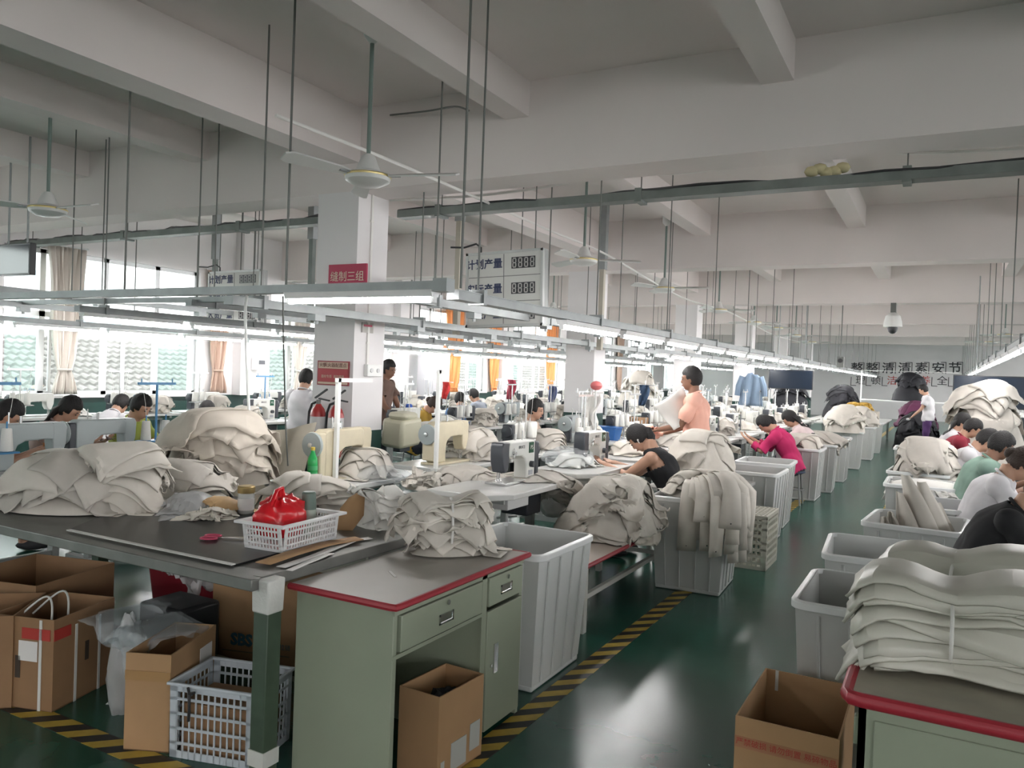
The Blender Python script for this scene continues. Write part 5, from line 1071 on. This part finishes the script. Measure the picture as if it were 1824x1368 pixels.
# long strips hanging over the rim of the grey bin
hs = thing('fabric_strips', 'long canvas strips hanging over the grey bin rim into the aisle', 'fabric strips', (-1.64, 6.12, 0))
for k in range(20):
    th = -1.35+1.25*((k*7) % 20)/19+rg.uniform(-.12, .12); dx, dy = math.cos(th), math.sin(th); rr = min(.315/max(abs(dx), 1e-3), .365/max(abs(dy), 1e-3)); wdt = rg.uniform(.08, .14); drop = rg.uniform(.20, .52); out = .010*(k/4)
    lat = Vector((-dy, dx, 0)); off = rg.uniform(-.05, .05); pts = []
    for q in range(6): v = q/5; pts.append(Vector((dx, dy, 0))*(rr*(.35+.62*v))+lat*off+Vector((0, 0, .80+.012*k/3+.035*math.sin(PI*v))))
    for q in range(1, 9): v = q/8; pts.append(Vector((dx, dy, 0))*(rr+.035+out+.025*math.sin(v*2.5+k))+lat*(off+.03*v*math.sin(k))+Vector((0, 0, .775+.012*k/3*(1-v)-drop*v)))
    vs, fs = [], []; tw = rg.uniform(-.5, .5)
    for q, p_ in enumerate(pts):
        wl_ = wdt*(.8+.4*q/13); a_ = tw*max(0, q-5)/8
        for u in (-.5, 0, .5): vs.append(p_+lat*(u*wl_*math.cos(a_))+Vector((dx, dy, 0))*(u*wl_*math.sin(a_)+.012*(1-4*u*u)))
    fs = [(3*q+u, 3*q+u+1, 3*q+u+4, 3*q+u+3) for q in range(len(pts)-1) for u in (0, 1)]
    o = MB().add(vs, fs).build('strip', M_fab, hs, smooth=60); o.modifiers.new('thick', 'SOLIDIFY').thickness = .004
    if k % 3 == 0: e_ = pts[-1]; MB().ball(e_+Vector((0, 0, .04))+Vector((dx, dy, 0))*.016, .006, 6).build('punch_hole', M_black, o)
# upright folded sheets in the right bin
us = thing('fabric_sheets', 'folded canvas sheets standing upright in the white bin right of the aisle', 'fabric', (-.12, 5.98, .08), -.08)
for k, (x, z1, lean, bw) in enumerate(((-.20, .58, -.03, .10), (-.13, .63, -.06, .13), (-.07, .66, -.10, .15), (-.01, .80, -.12, .17), (.07, .92, -.16, .19), (.12, .88, -.10, .16), (.17, .74, -.05, .14))):
    vs, fs = [], []; nx, nz = 9, 14
    for i in range(nx):
        for j in range(nz):
            u, v = i/(nx-1)-.5, j/(nz-1); w_ = bw*(1-.75*max(0, v-.55)**1.3/.35)*(1.0 if u < 0 else 1.25); sk = .22*(1-v)
            xx = min(.23, max(-.25, x+u*w_+sk*.5*(v < 2)+lean*v)); vs.append((xx+.015*math.sin(v*5+k), -.16+.045*k+.035*math.sin(u*4+k)+.05*v*math.sin(k), v*z1))
    fs = [(i*nz+j, i*nz+j+1, (i+1)*nz+j+1, (i+1)*nz+j) for i in range(nx-1) for j in range(nz-1)]
    o = MB().add(vs, fs).build('sheet', M_fab, us, smooth=70); o.modifiers.new('thick', 'SOLIDIFY').thickness = .006
# dust sheet between the bag heap and the column
vs, fs = [], []; a, b = P(425, 760, y=4.9), P(562, 752, y=5.4)
for i in range(22):
    u = i/21; top = a.lerp(b, u)
    for j in range(10):
        v = j/9; vs.append((top.x+.05*math.sin(u*9)*v-.1*v+.12*(v**2), top.y-.35*v+.04*math.sin(u*13+v*2), top.z-.05*math.sin(u*PI)-(top.z-.01)*v))
fs = [(i*10+j, i*10+j+1, (i+1)*10+j+1, (i+1)*10+j) for i in range(21) for j in range(9)]
ds = MB().add(vs, fs).build('dust_sheet', mat('dust_sheet_cloth', (.50, .45, .36), .8, noise=.15, nscale=3), None, smooth=70); ds.modifiers.new('thick', 'SOLIDIFY').thickness = .006; tag(ds, 'wide beige dust sheet draped between the bag heap and the column', 'cloth')
# translucent roll beside the first column
a, b = P(676, 775, y=6.2), P(726, 765, y=6.9)
tag(MB().box(((a.x+b.x)/2-.03, 6.72, .93), (.26, .40, .30), rot(.05, .08, .1)).box(((a.x+b.x)/2, 6.7, 1.1), (.20, .36, .08), rot(0, .1, .2)).build('wrapped_block', mat('roll_pale', (.52, .50, .38), .5), None, bev=.04, smooth=60), 'pale film wrapped block lying beside the first column', 'package')
# plastic bags on the tables
# film bags on the tables
q = P(680, 855, z=.79); film_lump((q.x, q.y, .83), (.20, .16, .06), 44, 'clear crumpled film beside the beige machine', M_film); q = P(1020, 835, z=.79); film_lump((q.x-.1, q.y+.1, .87), (.22, .2, .09), 45, 'clear plastic bag left of the seated woman', M_film)
q = P(975, 920, z=.45); film_lump((q.x, q.y+.15, .52), (.13, .12, .12), 46, 'white carrier bag hanging under the white sewing table', mat('carrier_white', (.62, .62, .60), .5))
# ================================================================== PEOPLE
M_skin = mat('skin', (.50, .29, .20), .55); M_skin2 = mat('skin_tan', (.22, .11, .07), .55); M_hair = mat('black_hair', (.012, .010, .010), .7, bump=.6, bscale=90); M_hairb = mat('brown_hair', (.035, .02, .014), .7, bump=.6, bscale=90)
M_eye = mat('eye_dark', (.02, .015, .012), .3); M_lip = mat('lip', (.34, .10, .09), .5)
M_stool = mat('stool_steel', (.25, .25, .25), .5, .4); M_stoolseat = mat('stool_seat', (.05, .07, .12), .6)
def cloth(name, col, r=.85): return mat('cloth_'+name, col, r, noise=.08, nscale=7, bump=.12, bscale=25)
def person(loc, rz, label, pose='sit', lean=.3, bow=.35, look=0.0, shirt=None, sleeve=.62, pants=None, skin=None, hair=None, style='short', hands=None, k=1.0, vox=.012, extra=None, tank=False):
    skin = skin or M_skin; hair = hair or M_hair; pants = pants or cloth('dark_trousers', (.03, .035, .05)); g = thing('person', label, 'person', loc, rz)
    Zp = .50 if pose == 'sit' else .93
    D = Vector((0, math.sin(lean), math.cos(lean))); Sd = Vector((1, 0, 0)); Ff = Vector((0, math.cos(lean), -math.sin(lean))); pel = Vector((0, 0, Zp))
    def sp(t): return pel+D*t-Ff*(.035*math.sin(PI*min(max(t/.5, 0), 1)))
    m = MB(); rings = []
    for t, rx, ry in ((-.12, .09, .07), (-.09, .145, .105), (-.03, .168, .118), (.05, .162, .112), (.16, .136, .098), (.28, .150, .112), (.38, .160, .108), (.44, .150, .088), (.48, .105, .066), (.51, .062, .056), (.60, .052, .054)): rings.append((sp(t), Sd*rx, Ff*ry))
    m.loft(rings)
    nk = sp(.53); hd_a = lean+bow; R0 = rot(0, 0, look) @ rot(-hd_a*1.0, 0, 0); Hd = R0 @ Vector((0, 0, 1)); Hf = R0 @ Vector((0, 1, 0)); Hs = R0 @ Vector((1, 0, 0)); hc = nk+Hd*.135+Hf*.022
    m.cyl(nk-D*.05, hc-Hd*.02-Hf*.02, .056, .05, n=12)
    HR = Matrix((Hs, Hf, Hd)).transposed()
    m.ball(hc+Hd*.012-Hf*.008, (.074, .093, .102), 16, HR); m.ball(hc-Hd*.045+Hf*.018, (.060, .068, .070), 14, HR); m.ball(hc-Hd*.088+Hf*.050, (.028, .026, .024), 10, HR)
    m.ball(hc+Hf*.090-Hd*.022, (.014, .020, .016), 8, HR); m.ball(hc+Hf*.086+Hd*.003, (.009, .012, .026), 8, HR); m.ball(hc+Hf*.078-Hd*.060, (.024, .014, .012), 8, HR); m.ball(hc+Hf*.074+Hd*.022, (.052, .012, .012), 10, HR)
    for s in (-1, 1): m.ball(hc+Hs*.074*s-Hf*.012-Hd*.012, (.010, .020, .030), 8, HR)
    seg = [('torso', sp(-.08), sp(.50), .15), ('head', nk+D*.055, hc+Hd*.05, .075)]
    hy = .36+.435*math.sin(lean); hands = hands or ((.13, hy, .81), (-.13, hy, .81))
    for s, T in zip((1, -1), hands):
        S = sp(.435)+Sd*.158*s; T = Vector(T); d = T-S; L1, L2 = .275, .245; L = min(d.length, L1+L2-.01); dn = d.normalized(); T = S+dn*L
        a = (L1*L1-L2*L2+L*L)/(2*L); hgt = math.sqrt(max(0, L1*L1-a*a)); pole = (Sd*s*.35+Vector((0, -.2, -1.0))); pole = (pole-dn*pole.dot(dn)).normalized(); E = S+dn*a+pole*hgt
        m.ball(S, .058, 12); m.cyl(S, E, .051, .040, n=12); m.ball(E, .040, 10); m.cyl(E, T, .040, .026, n=12); m.ball(T, .027, 8)
        seg += [('upper', S, E, .05), ('fore', E, T, .034)]
        fd = (T-E).normalized(); sd = (Sd*s-fd*(Sd*s).dot(fd)).normalized(); up = fd.cross(sd)*s; HRm = Matrix((sd, fd, up)).transposed()
        m.ball(T+fd*.045, (.040, .050, .016), 10, HRm)
        for q, (o, ln) in enumerate(((-.030, .058), (-.010, .070), (.010, .066), (.030, .050))):
            b = T+fd*.085+sd*o*s*1.0; mid = b+fd*ln*.5-up*.008; e = mid+fd*ln*.38-up*.022; m.cyl(b-fd*.02, mid, .0095, .009, n=8); m.cyl(mid, e, .009, .0075, n=8); m.ball(e, .0078, 6); m.ball(mid, .0092, 6)
        b = T+fd*.03-sd*.034; e1 = b-sd*.028+fd*.028; m.cyl(b, e1, .0115, .010, n=8); m.cyl(e1, e1+fd*.03-up*.006, .010, .008, n=8)
    for s in (-1, 1):
        hip = pel+Vector((.088*s, 0, -.03))
        if pose == 'sit': kn, an = Vector((.14*s, .42, .50)), Vector((.14*s, .40, .09))
        elif pose == 'stand': kn, an = Vector((.10*s, .03, .50)), Vector((.10*s, -.02, .085))
        m.ball(hip, .088, 12); m.cyl(hip, kn, .086, .058, n=14); m.ball(kn, .058, 12); m.cyl(kn, an, .057, .036, n=12); m.ball(an, .037, 8)
        m.ball(an+Vector((0, .07, -.048)), (.040, .115, .036), 12)
        seg += [('thigh', hip, kn, .07), ('calf', kn, an, .045)]
    o = bpy.data.objects.new('tmp', m.mesh('tmp', None, 0)); rm = o.modifiers.new('r', 'REMESH'); rm.mode = 'VOXEL'; rm.voxel_size = vox; sm = o.modifiers.new('s', 'SMOOTH'); sm.iterations = 4; sm.factor = .5
    me = eval_mesh(o); bpy.data.objects.remove(o)
    me.materials.clear(); me.materials.append(skin); me.shade_smooth(); me.name = 'body'; body = link('body', me, g)
    n = len(me.vertices); co = np.empty(n*3); me.vertices.foreach_get('co', co); co = co.reshape(-1, 3); no = np.empty(n*3); me.vertices.foreach_get('normal', no); no = no.reshape(-1, 3)
    best = np.full(n, 1e9); who = np.zeros(n, int); tt = np.zeros(n)
    for i, (nm, A, B, r) in enumerate(seg):
        A, B = np.array(A), np.array(B); d = B-A; t = np.clip((co-A)@d/(d@d), 0, 1); dist = np.linalg.norm(co-(A+t[:, None]*d), axis=1)/r
        k_ = dist < best; best[k_] = dist[k_]; who[k_] = i; tt[k_] = t[k_]
    names = np.array([s[0] for s in seg])[who]; along = (co-np.array(pel))@np.array(D); side = np.abs(co[:, 0])
    lp = len(me.polygons); vt = np.empty(len(me.loops), int); me.loops.foreach_get('vertex_index', vt); ls = np.empty(lp, int); me.polygons.foreach_get('loop_start', ls); lt = np.empty(lp, int); me.polygons.foreach_get('loop_total', lt)
    faces = [tuple(vt[a:a+b]) for a, b in zip(ls, lt)]
    def wear(mask, infl, nm, mt):
        wob = .007*np.sin(co[:, 2]*30+co[:, 0]*24)+.006*np.sin(co[:, 1]*33-co[:, 2]*19+co[:, 0]*13)
        c2 = co+no*(infl+wob)[:, None]; fs = [f for f in faces if all(mask[i] for i in f)]; us_ = sorted({i for f in fs for i in f}); mp = {a: b for b, a in enumerate(us_)}
        w = MB().add([tuple(c2[i]) for i in us_], [tuple(mp[i] for i in f) for f in fs]).build(nm, mt, g, smooth=80); s_ = w.modifiers.new('thick', 'SOLIDIFY'); s_.thickness = .006; s_.offset = 1; return w
    if tank: ms = ((names == 'torso') & (along < .500) & (along > -.07) & ~((side > .128) & (along > .34)))
    else: ms = ((names == 'torso') & (along < .515) & (along > -.09)) | ((names == 'upper') & (tt < min(1, sleeve))) | ((names == 'fore') & (tt < sleeve-1))
    ms &= ~((names == 'head')); wear(ms, np.full(n, .012 if tank else .020), 'shirt', shirt)
    mp_ = ((names == 'torso') & (along <= .0)) | (names == 'thigh') | ((names == 'calf') & (tt < .88)); wear(mp_, np.full(n, .008), 'trousers', pants)
    if not tank:
        MB().tube([sp(.512)+Sd*.074*math.cos(q)+Ff*.068*math.sin(q)+D*(.006-.022*math.sin(q)) for q in np.linspace(0, 2*PI, 20)], .010, 6).build('collar', shirt, g, smooth=60)
    ft = MB()
    for s in (-1, 1):
        an = Vector((.14*s, .40, .09)) if pose == 'sit' else Vector((.10*s, -.02, .085)); ft.ball(an+Vector((0, .07, -.046)), (.046, .122, .040), 12)
    ft.build('shoes', cloth('shoe', (.04, .04, .045)), g)
    for s in (-1, 1):
        MB().ball(hc+Hs*.031*s+Hf*.082+Hd*.004, (.013, .007, .006), 8, HR).build('eye', M_eye, g); MB().ball(hc+Hs*.032*s+Hf*.084+Hd*.027, (.019, .006, .004), 8, HR).build('eyebrow', hair, g)
    MB().ball(hc+Hf*.089-Hd*.060, (.021, .007, .006), 8, HR).build('mouth', M_lip, g)
    # hair
    hb = MB().ball((0, 0, 0), 1, 28); vs, keep = [], []
    low = {'short': -.075, 'pony': -.07, 'bun': -.07, 'long': -.09}[style]
    for v in hb.v:
        vs.append(Vector((v[0]*.089, v[1]*.108-.014, v[2]*.118+.017+.005*math.sin(v[0]*23+v[1]*17))))
    def ok(v):
        if v.y > .045: return v.z > .052
        if v.y > -.005: return v.z > (.012 if style == 'short' else -.03)
        return v.z > low
    vs2 = [v if ok(v) else Vector((v.x*.80, v.y*.80, v.z*.85)) for v in vs]
    ha = MB().add([hc+HR @ v for v in vs2], hb.f)
    Bk = -Hf
    if style == 'pony':
        b = hc+Bk*.095+Hd*.02; dn_ = Vector((0, 0, -1)); by = Vector((0, -1, 0)); pts = [b, b+by*.035+dn_*.005, b+by*.065+dn_*.06, b+by*.075+dn_*.16, b+by*.06+dn_*.26, b+by*.045+dn_*.33]; ha.tube(pts, [.022, .034, .042, .040, .028, .008], 12)
    elif style == 'bun': ha.ball(hc+Bk*.115+Hd*.0, (.042, .038, .045), 12, HR)
    elif style == 'long':
        b = hc+Bk*.05+Hd*.02; q = [b, b+Bk*.03-Hd*.09, sp(.46)-Ff*.075, sp(.30)-Ff*.125, sp(.20)-Ff*.125]; ha.loft([(q[0], Hs*.08, Hd*.05), (q[1], Hs*.085, Bk*.05), (q[2], Sd*.10, Ff*.045), (q[3], Sd*.085, Ff*.03), (q[4], Sd*.04, Ff*.012)])
    ha.build('hair', hair, g, smooth=70)
    if extra == 'hairband': MB().tube([hc+HR @ Vector((.086*math.cos(q), .02-.05*math.sin(q), .018+.108*math.sin(q))) for q in np.linspace(-.1, PI+.1, 16)], .009, 6).build('hair_band', mat('band_red', (.4, .02, .05), .5), g)
    if extra == 'earbud': MB().ball(hc+Hs*-.082-Hf*.006-Hd*.02, .009, 8).cyl(hc+Hs*-.082-Hd*.02, hc+Hs*-.084-Hd*.05+Hf*.005, .004, n=6).build('earbud', M_white, g)
    if extra == 'hair_tie': MB().ball(hc+Bk*.115+Hd*.05, .02, 8).build('hair_tie', M_bluep, g)
    g.scale = (k, k, k)
    return g
pstool = thing('stool', 's', 'stool'); MB().lathe([(.15, .415), (.16, .42), (.16, .435), (.14, .44)], n=18).build('seat', M_stoolseat, pstool)
for a in range(4): MB().cyl((.12*math.cos(a*PI/2+.78), .12*math.sin(a*PI/2+.78), .42), (.17*math.cos(a*PI/2+.78), .17*math.sin(a*PI/2+.78), 0), .012, n=8).build('leg', M_stool, pstool)
MB().tube([(.145*math.cos(q), .145*math.sin(q), .2) for q in np.linspace(0, 2*PI, 17)], .008).build('foot_ring', M_stool, pstool)
HRX = -PI/2       # facing +X ;  PI/2 faces -X ; 0 faces +Y (away) ; PI faces the viewer
def sit(px, py, y, rz, label, ztop=None, **kw):
    """place a seated person whose head sits at the pixel, at depth y"""
    lean = kw.get('lean', .3); q = P(px, py, y=y); off = rot(0, 0, rz) @ Vector((0, math.sin(lean)*.56+.05, 0))
    h = .50+.53*math.cos(lean)+.24*math.cos(lean+kw.get('bow', .35))
    x0, y0 = q.x-off.x, q.y-off.y
    o = person((x0, y0, 0), rz, label, 'sit', **kw); put(pstool, (x0, y0, 0), 0, 'round stool under the %s' % ' '.join(label.split(',')[0].split()[:11]), 'stools'); return o
sit(1150, 762, 6.72, PI/2, 'person in a black sleeveless top with ponytail bent over her machine', lean=.42, bow=.50, shirt=cloth('black', (.012, .012, .014)), tank=True, style='pony', vox=.010, extra='earbud', hands=((.10, .60, .80), (-.10, .60, .80)))
q = P(1240, 672, y=8.0)
person((q.x, 8.0, 0), 1.75, 'standing person in a salmon polo shirt holding a pale fabric piece', 'stand', lean=.03, bow=.08, shirt=cloth('salmon', (.84, .46, .36)), sleeve=.8, pants=cloth('grey_trousers', (.12, .12, .13)), skin=M_skin2, style='short', vox=.010, hands=((.12, .30, 1.02), (-.06, .34, 1.06)), k=1.0)
sit(955, 722, 8.5, HRX+.15, 'person in a pale peach top seated left of the second column', lean=.12, bow=.10, shirt=cloth('peach', (.70, .55, .46)), sleeve=.5, style='bun', vox=.011)
sit(6, 700, 3.7, HRX+.9, 'person in an orange shirt cut off by the left edge', lean=.3, bow=.4, shirt=cloth('orange', (.60, .24, .09)), style='short')
sit(118, 716, 4.4, HRX+.5, 'person with long dark hair in a striped top at the left machines', lean=.28, bow=.35, shirt=cloth('striped', (.33, .24, .22)), style='long', hair=M_hair)
sit(212, 700, 6.0, .35, 'person in a white shirt leaning forward by the windows', lean=.55, bow=.2, shirt=cloth('white', (.66, .64, .66)), style='short')
sit(248, 716, 5.0, HRX+.2, 'person in a lime green shirt with bunched hair at the left machines', lean=.2, bow=.3, shirt=cloth('lime', (.36, .42, .08)), style='bun', extra='hair_tie')
q = P(540, 674, y=7.3); person((q.x, 7.3, -.12), .25, 'person in a white tee shirt seen from behind beside the first column', 'stand', lean=.04, bow=.25, shirt=cloth('white', (.66, .64, .66)), sleeve=.7, pants=cloth('jeans', (.05, .08, .14)), vox=.013, k=.97)
q = P(687, 662, y=8.4); person((q.x-.02, 8.4, 0), HRX+.1, 'person in a brown shirt standing half behind the first column', 'stand', lean=.03, bow=.2, shirt=cloth('brown', (.16, .10, .08)), skin=M_skin2, vox=.014, k=.99)
sit(768, 712, 9.4, HRX+.5, 'person in a mustard yellow top at the middle tables', lean=.35, bow=.4, shirt=cloth('mustard', (.55, .34, .06)), hair=M_hairb, style='bun', vox=.014)
sit(820, 696, 10.6, .7, 'person in a blue shirt at the middle tables', lean=.25, bow=.3, shirt=cloth('blue', (.10, .19, .36)), style='short', vox=.014)
sit(846, 694, 12.6, PI/2, 'person with dark hair behind the one in blue', lean=.2, bow=.3, shirt=cloth('greyblue', (.3, .33, .38)), style='short', vox=.015)
sit(66, 696, 7.6, .3, 'person far by the left window with dark hair', lean=.25, bow=.3, shirt=cloth('navy', (.06, .08, .16)), style='short', vox=.015)
sit(365, 722, 6.6, .5, 'person with black hair bent low behind the thread cones', lean=.6, bow=.4, shirt=cloth('charcoal', (.05, .05, .06)), style='short', vox=.014)
sit(1372, 730, 10.9, PI/2, 'person in a magenta shirt bent over a machine', lean=.50, bow=.45, shirt=cloth('magenta', (.52, .02, .12)), style='pony', vox=.012, sleeve=1.6)
sit(1414, 727, 11.9, PI/2, 'person in a pale pink top with long dark hair', lean=.40, bow=.40, shirt=cloth('pale_pink', (.68, .55, .55)), style='long', vox=.012)
sit(1728, 738, 11.6, HRX, 'person in a maroon polo with white trim at the right tables', lean=.35, bow=.3, shirt=cloth('maroon', (.26, .02, .04)), sleeve=.7, style='short', vox=.012)
sit(1712, 730, 12.6, HRX, 'person in a white top just beyond the maroon polo', lean=.2, bow=.25, shirt=cloth('white', (.66, .64, .66)), style='long', vox=.013)
sit(1752, 752, 9.6, HRX, 'person in a white shirt between the maroon polo and the green tee', lean=.45, bow=.3, shirt=cloth('white', (.66, .64, .66)), style='short', vox=.012)
sit(1782, 762, 8.1, HRX+.1, 'smiling person in a sage green tee at the right tables', lean=.35, bow=.15, look=.25, shirt=cloth('sage', (.22, .33, .27)), skin=M_skin2, style='short', vox=.011)
sit(1812, 785, 6.7, HRX, 'person in a white top with a red hair band at the right edge', lean=.40, bow=.35, shirt=cloth('white', (.66, .64, .66)), hair=M_hairb, style='bun', vox=.011, extra='hairband')
sit(1850, 815, 5.1, HRX, 'person in a black tee cut off by the right edge', lean=.5, bow=.3, shirt=cloth('black', (.012, .012, .014)), style='short', vox=.011)
q = P(1655, 690, y=20.5); person((q.x, 20.5, 0), PI/2, 'person in a white top standing at the far end of the aisle', 'stand', lean=.1, bow=.3, shirt=cloth('white', (.66, .64, .66)), pants=cloth('purple', (.08, .03, .12)), vox=.018, k=.97)
# the pale fabric piece in the standing person's hands
vs, fs = [], []; cs = [P(*p, y=yy) for p, yy in (((1215, 690), 7.9), ((1162, 725), 7.6), ((1200, 768), 7.7), ((1232, 740), 7.95))]
for i in range(12):
    for j in range(12):
        u, v = i/11, j/11; p = (cs[0]*(1-u)+cs[1]*u)*(1-v)+(cs[3]*(1-u)+cs[2]*u)*v; vs.append((p.x+.008*math.sin(v*9), p.y+.02*math.sin(u*7+v*3), p.z+.008*math.sin(u*8)))
fs = [(i*12+j, i*12+j+1, (i+1)*12+j+1, (i+1)*12+j) for i in range(11) for j in range(11)]
o = MB().add(vs, fs).build('fabric_piece', M_fabw, None, smooth=70); o.modifiers.new('thick', 'SOLIDIFY').thickness = .004; tag(o, 'pale fabric piece held up by the standing person', 'fabric')
# ================================================================== MID-GROUND CLUTTER
q = P(1338, 690, y=15.0); g = thing('hanging_shirt', 'denim blue shirt on a hanger near the fourth column', 'shirt', (q.x, 15.0, q.z)); M_den = cloth('denim', (.16, .22, .30))
vs = []
for j in range(12):
    v = j/11
    for i in range(13): u = i/12-.5; vs.append((u*(.34+.10*v)*(.55 if j == 0 else 1), .03*math.sin(u*14+v*2)*(.4+v), .28-.62*v-abs(u)*.14*(1-v)))
o = MB().add(vs, [(j*13+i, j*13+i+1, (j+1)*13+i+1, (j+1)*13+i) for j in range(11) for i in range(12)]).build('shirt_body', M_den, g, smooth=60); o.modifiers.new('thick', 'SOLIDIFY').thickness = .03
for s in (-1, 1): MB().tube([(s*.17, 0, .20), (s*.23, 0, .02), (s*.25, 0, -.16)], [.05, .055, .05], 8).build('sleeve', M_den, g)
MB().tube([(0, 0, .26), (0, 0, .36), (.02, 0, .40), (0, 0, .42)], .006).build('hanger_hook', M_steel, g)
MB().cyl((0, .05, .42), (0, .05, -q.z+.01), .012).bb(-.15, .15, .04, .06, .41, .43).bb(-.2, .2, -.1, .2, -q.z+.001, -q.z+.03).build('stand_pole', M_steel, g)
q = P(1130, 715, x=-3.85); tag(MB().box((-3.85, q.y, .902), (.30, .42, .22)).build('cardboard_box', M_card, None, bev=.004), 'brown carton standing among the machines behind the second column', 'box')
q = P(1082, 752, y=9.4); t = thing('blue_tub', 'bright blue plastic tub beside the second column', 'tub', (q.x, 9.4, .70)); MB().frustum((0, 0, 0), (.24, .2), (.32, .26), .24).build('body', mat('tub_blue', (.03, .14, .42), .4), t, bev=.01); MB().bb(-.17, .17, -.14, .14, .235, .25).build('rim', MATS['tub_blue'], t)
s = thing('tub_stand', 'small grey stand under the blue tub', 'stand', (q.x, 9.4, 0)); MB().bb(-.18, .18, -.15, .15, .67, .70).build('shelf', M_leg, s)
for x in (-.15, .15):
    for y in (-.12, .12): MB().bb(x-.015, x+.015, y-.015, y+.015, 0, .67).build('leg', M_leg, s)
q = P(1062, 690, y=8.6); g = thing('rag_stand', 'white thread post hung with a pale rag and a pink cap', 'stand', (q.x, 8.6, 0)); MB().cyl((0, 0, 0), (0, 0, q.z), .014).cyl((-.16, 0, q.z-.06), (.1, 0, q.z-.06), .008).lathe([(.12, 0), (.12, .02), (.02, .04)], n=14).build('post', M_white, g)
MB().ball((0, 0, q.z+.02), (.07, .075, .055), 12).build('cap', mat('cap_pink', (.55, .14, .14), .7), g)
o = MB().add([(-.14+.03*math.sin(j)+.20*i/6*(1-.3*j/9), .03*math.sin(i*1.7+j*.6), q.z-.06-.42*j/9+.05*math.sin(i)) for j in range(10) for i in range(7)], [(j*7+i, j*7+i+1, (j+1)*7+i+1, (j+1)*7+i) for j in range(9) for i in range(6)]).build('rag', M_fabw, g, smooth=60); o.modifiers.new('thick', 'SOLIDIFY').thickness = .006
for (px, py, y, col, nm, lab) in ((795, 692, 13.2, (.50, .03, .03), 'red_rag', 'red rag hanging on a thread stand before the orange curtain'), (912, 690, 12.0, (.45, .06, .10), 'red_rag', 'crimson rag hanging on a thread stand behind the woman in peach'), (1148, 700, 12.4, (.05, .09, .16), 'navy_rag', 'navy cloth hanging among the machines left of the standing person'), (985, 700, 13.4, (.08, .10, .2), 'navy_rag', 'dark blue cloth hanging left of the second column')):
    q = P(px, py, y=y); g = thing(nm, lab, 'rag', (q.x, y, q.z)); MB().cyl((0, .03, .2), (0, .03, -q.z), .010).bb(-.14, .14, .02, .04, .12, .135).lathe([(.10, -q.z), (.10, -q.z+.02), (.02, -q.z+.03)], (0, .03, 0), 12).build('stand_pole', M_steel, g)
    o = MB().add([(-.09+.18*i/6*(1-.5*abs(j/8-.2)), .025*math.sin(i*1.9+j*.7), .13-.34*j/8) for j in range(9) for i in range(7)], [(j*7+i, j*7+i+1, (j+1)*7+i+1, (j+1)*7+i) for j in range(8) for i in range(6)]).build('cloth', cloth(nm+str(px), col), g, smooth=60); o.modifiers.new('thick', 'SOLIDIFY').thickness = .008
# remove any prototype that was never placed
for p in PROTO+[pb, pb2, pstool]:
    if p.name not in USED:
        for ch in list(p.children_recursive)+[p]: bpy.data.objects.remove(ch)
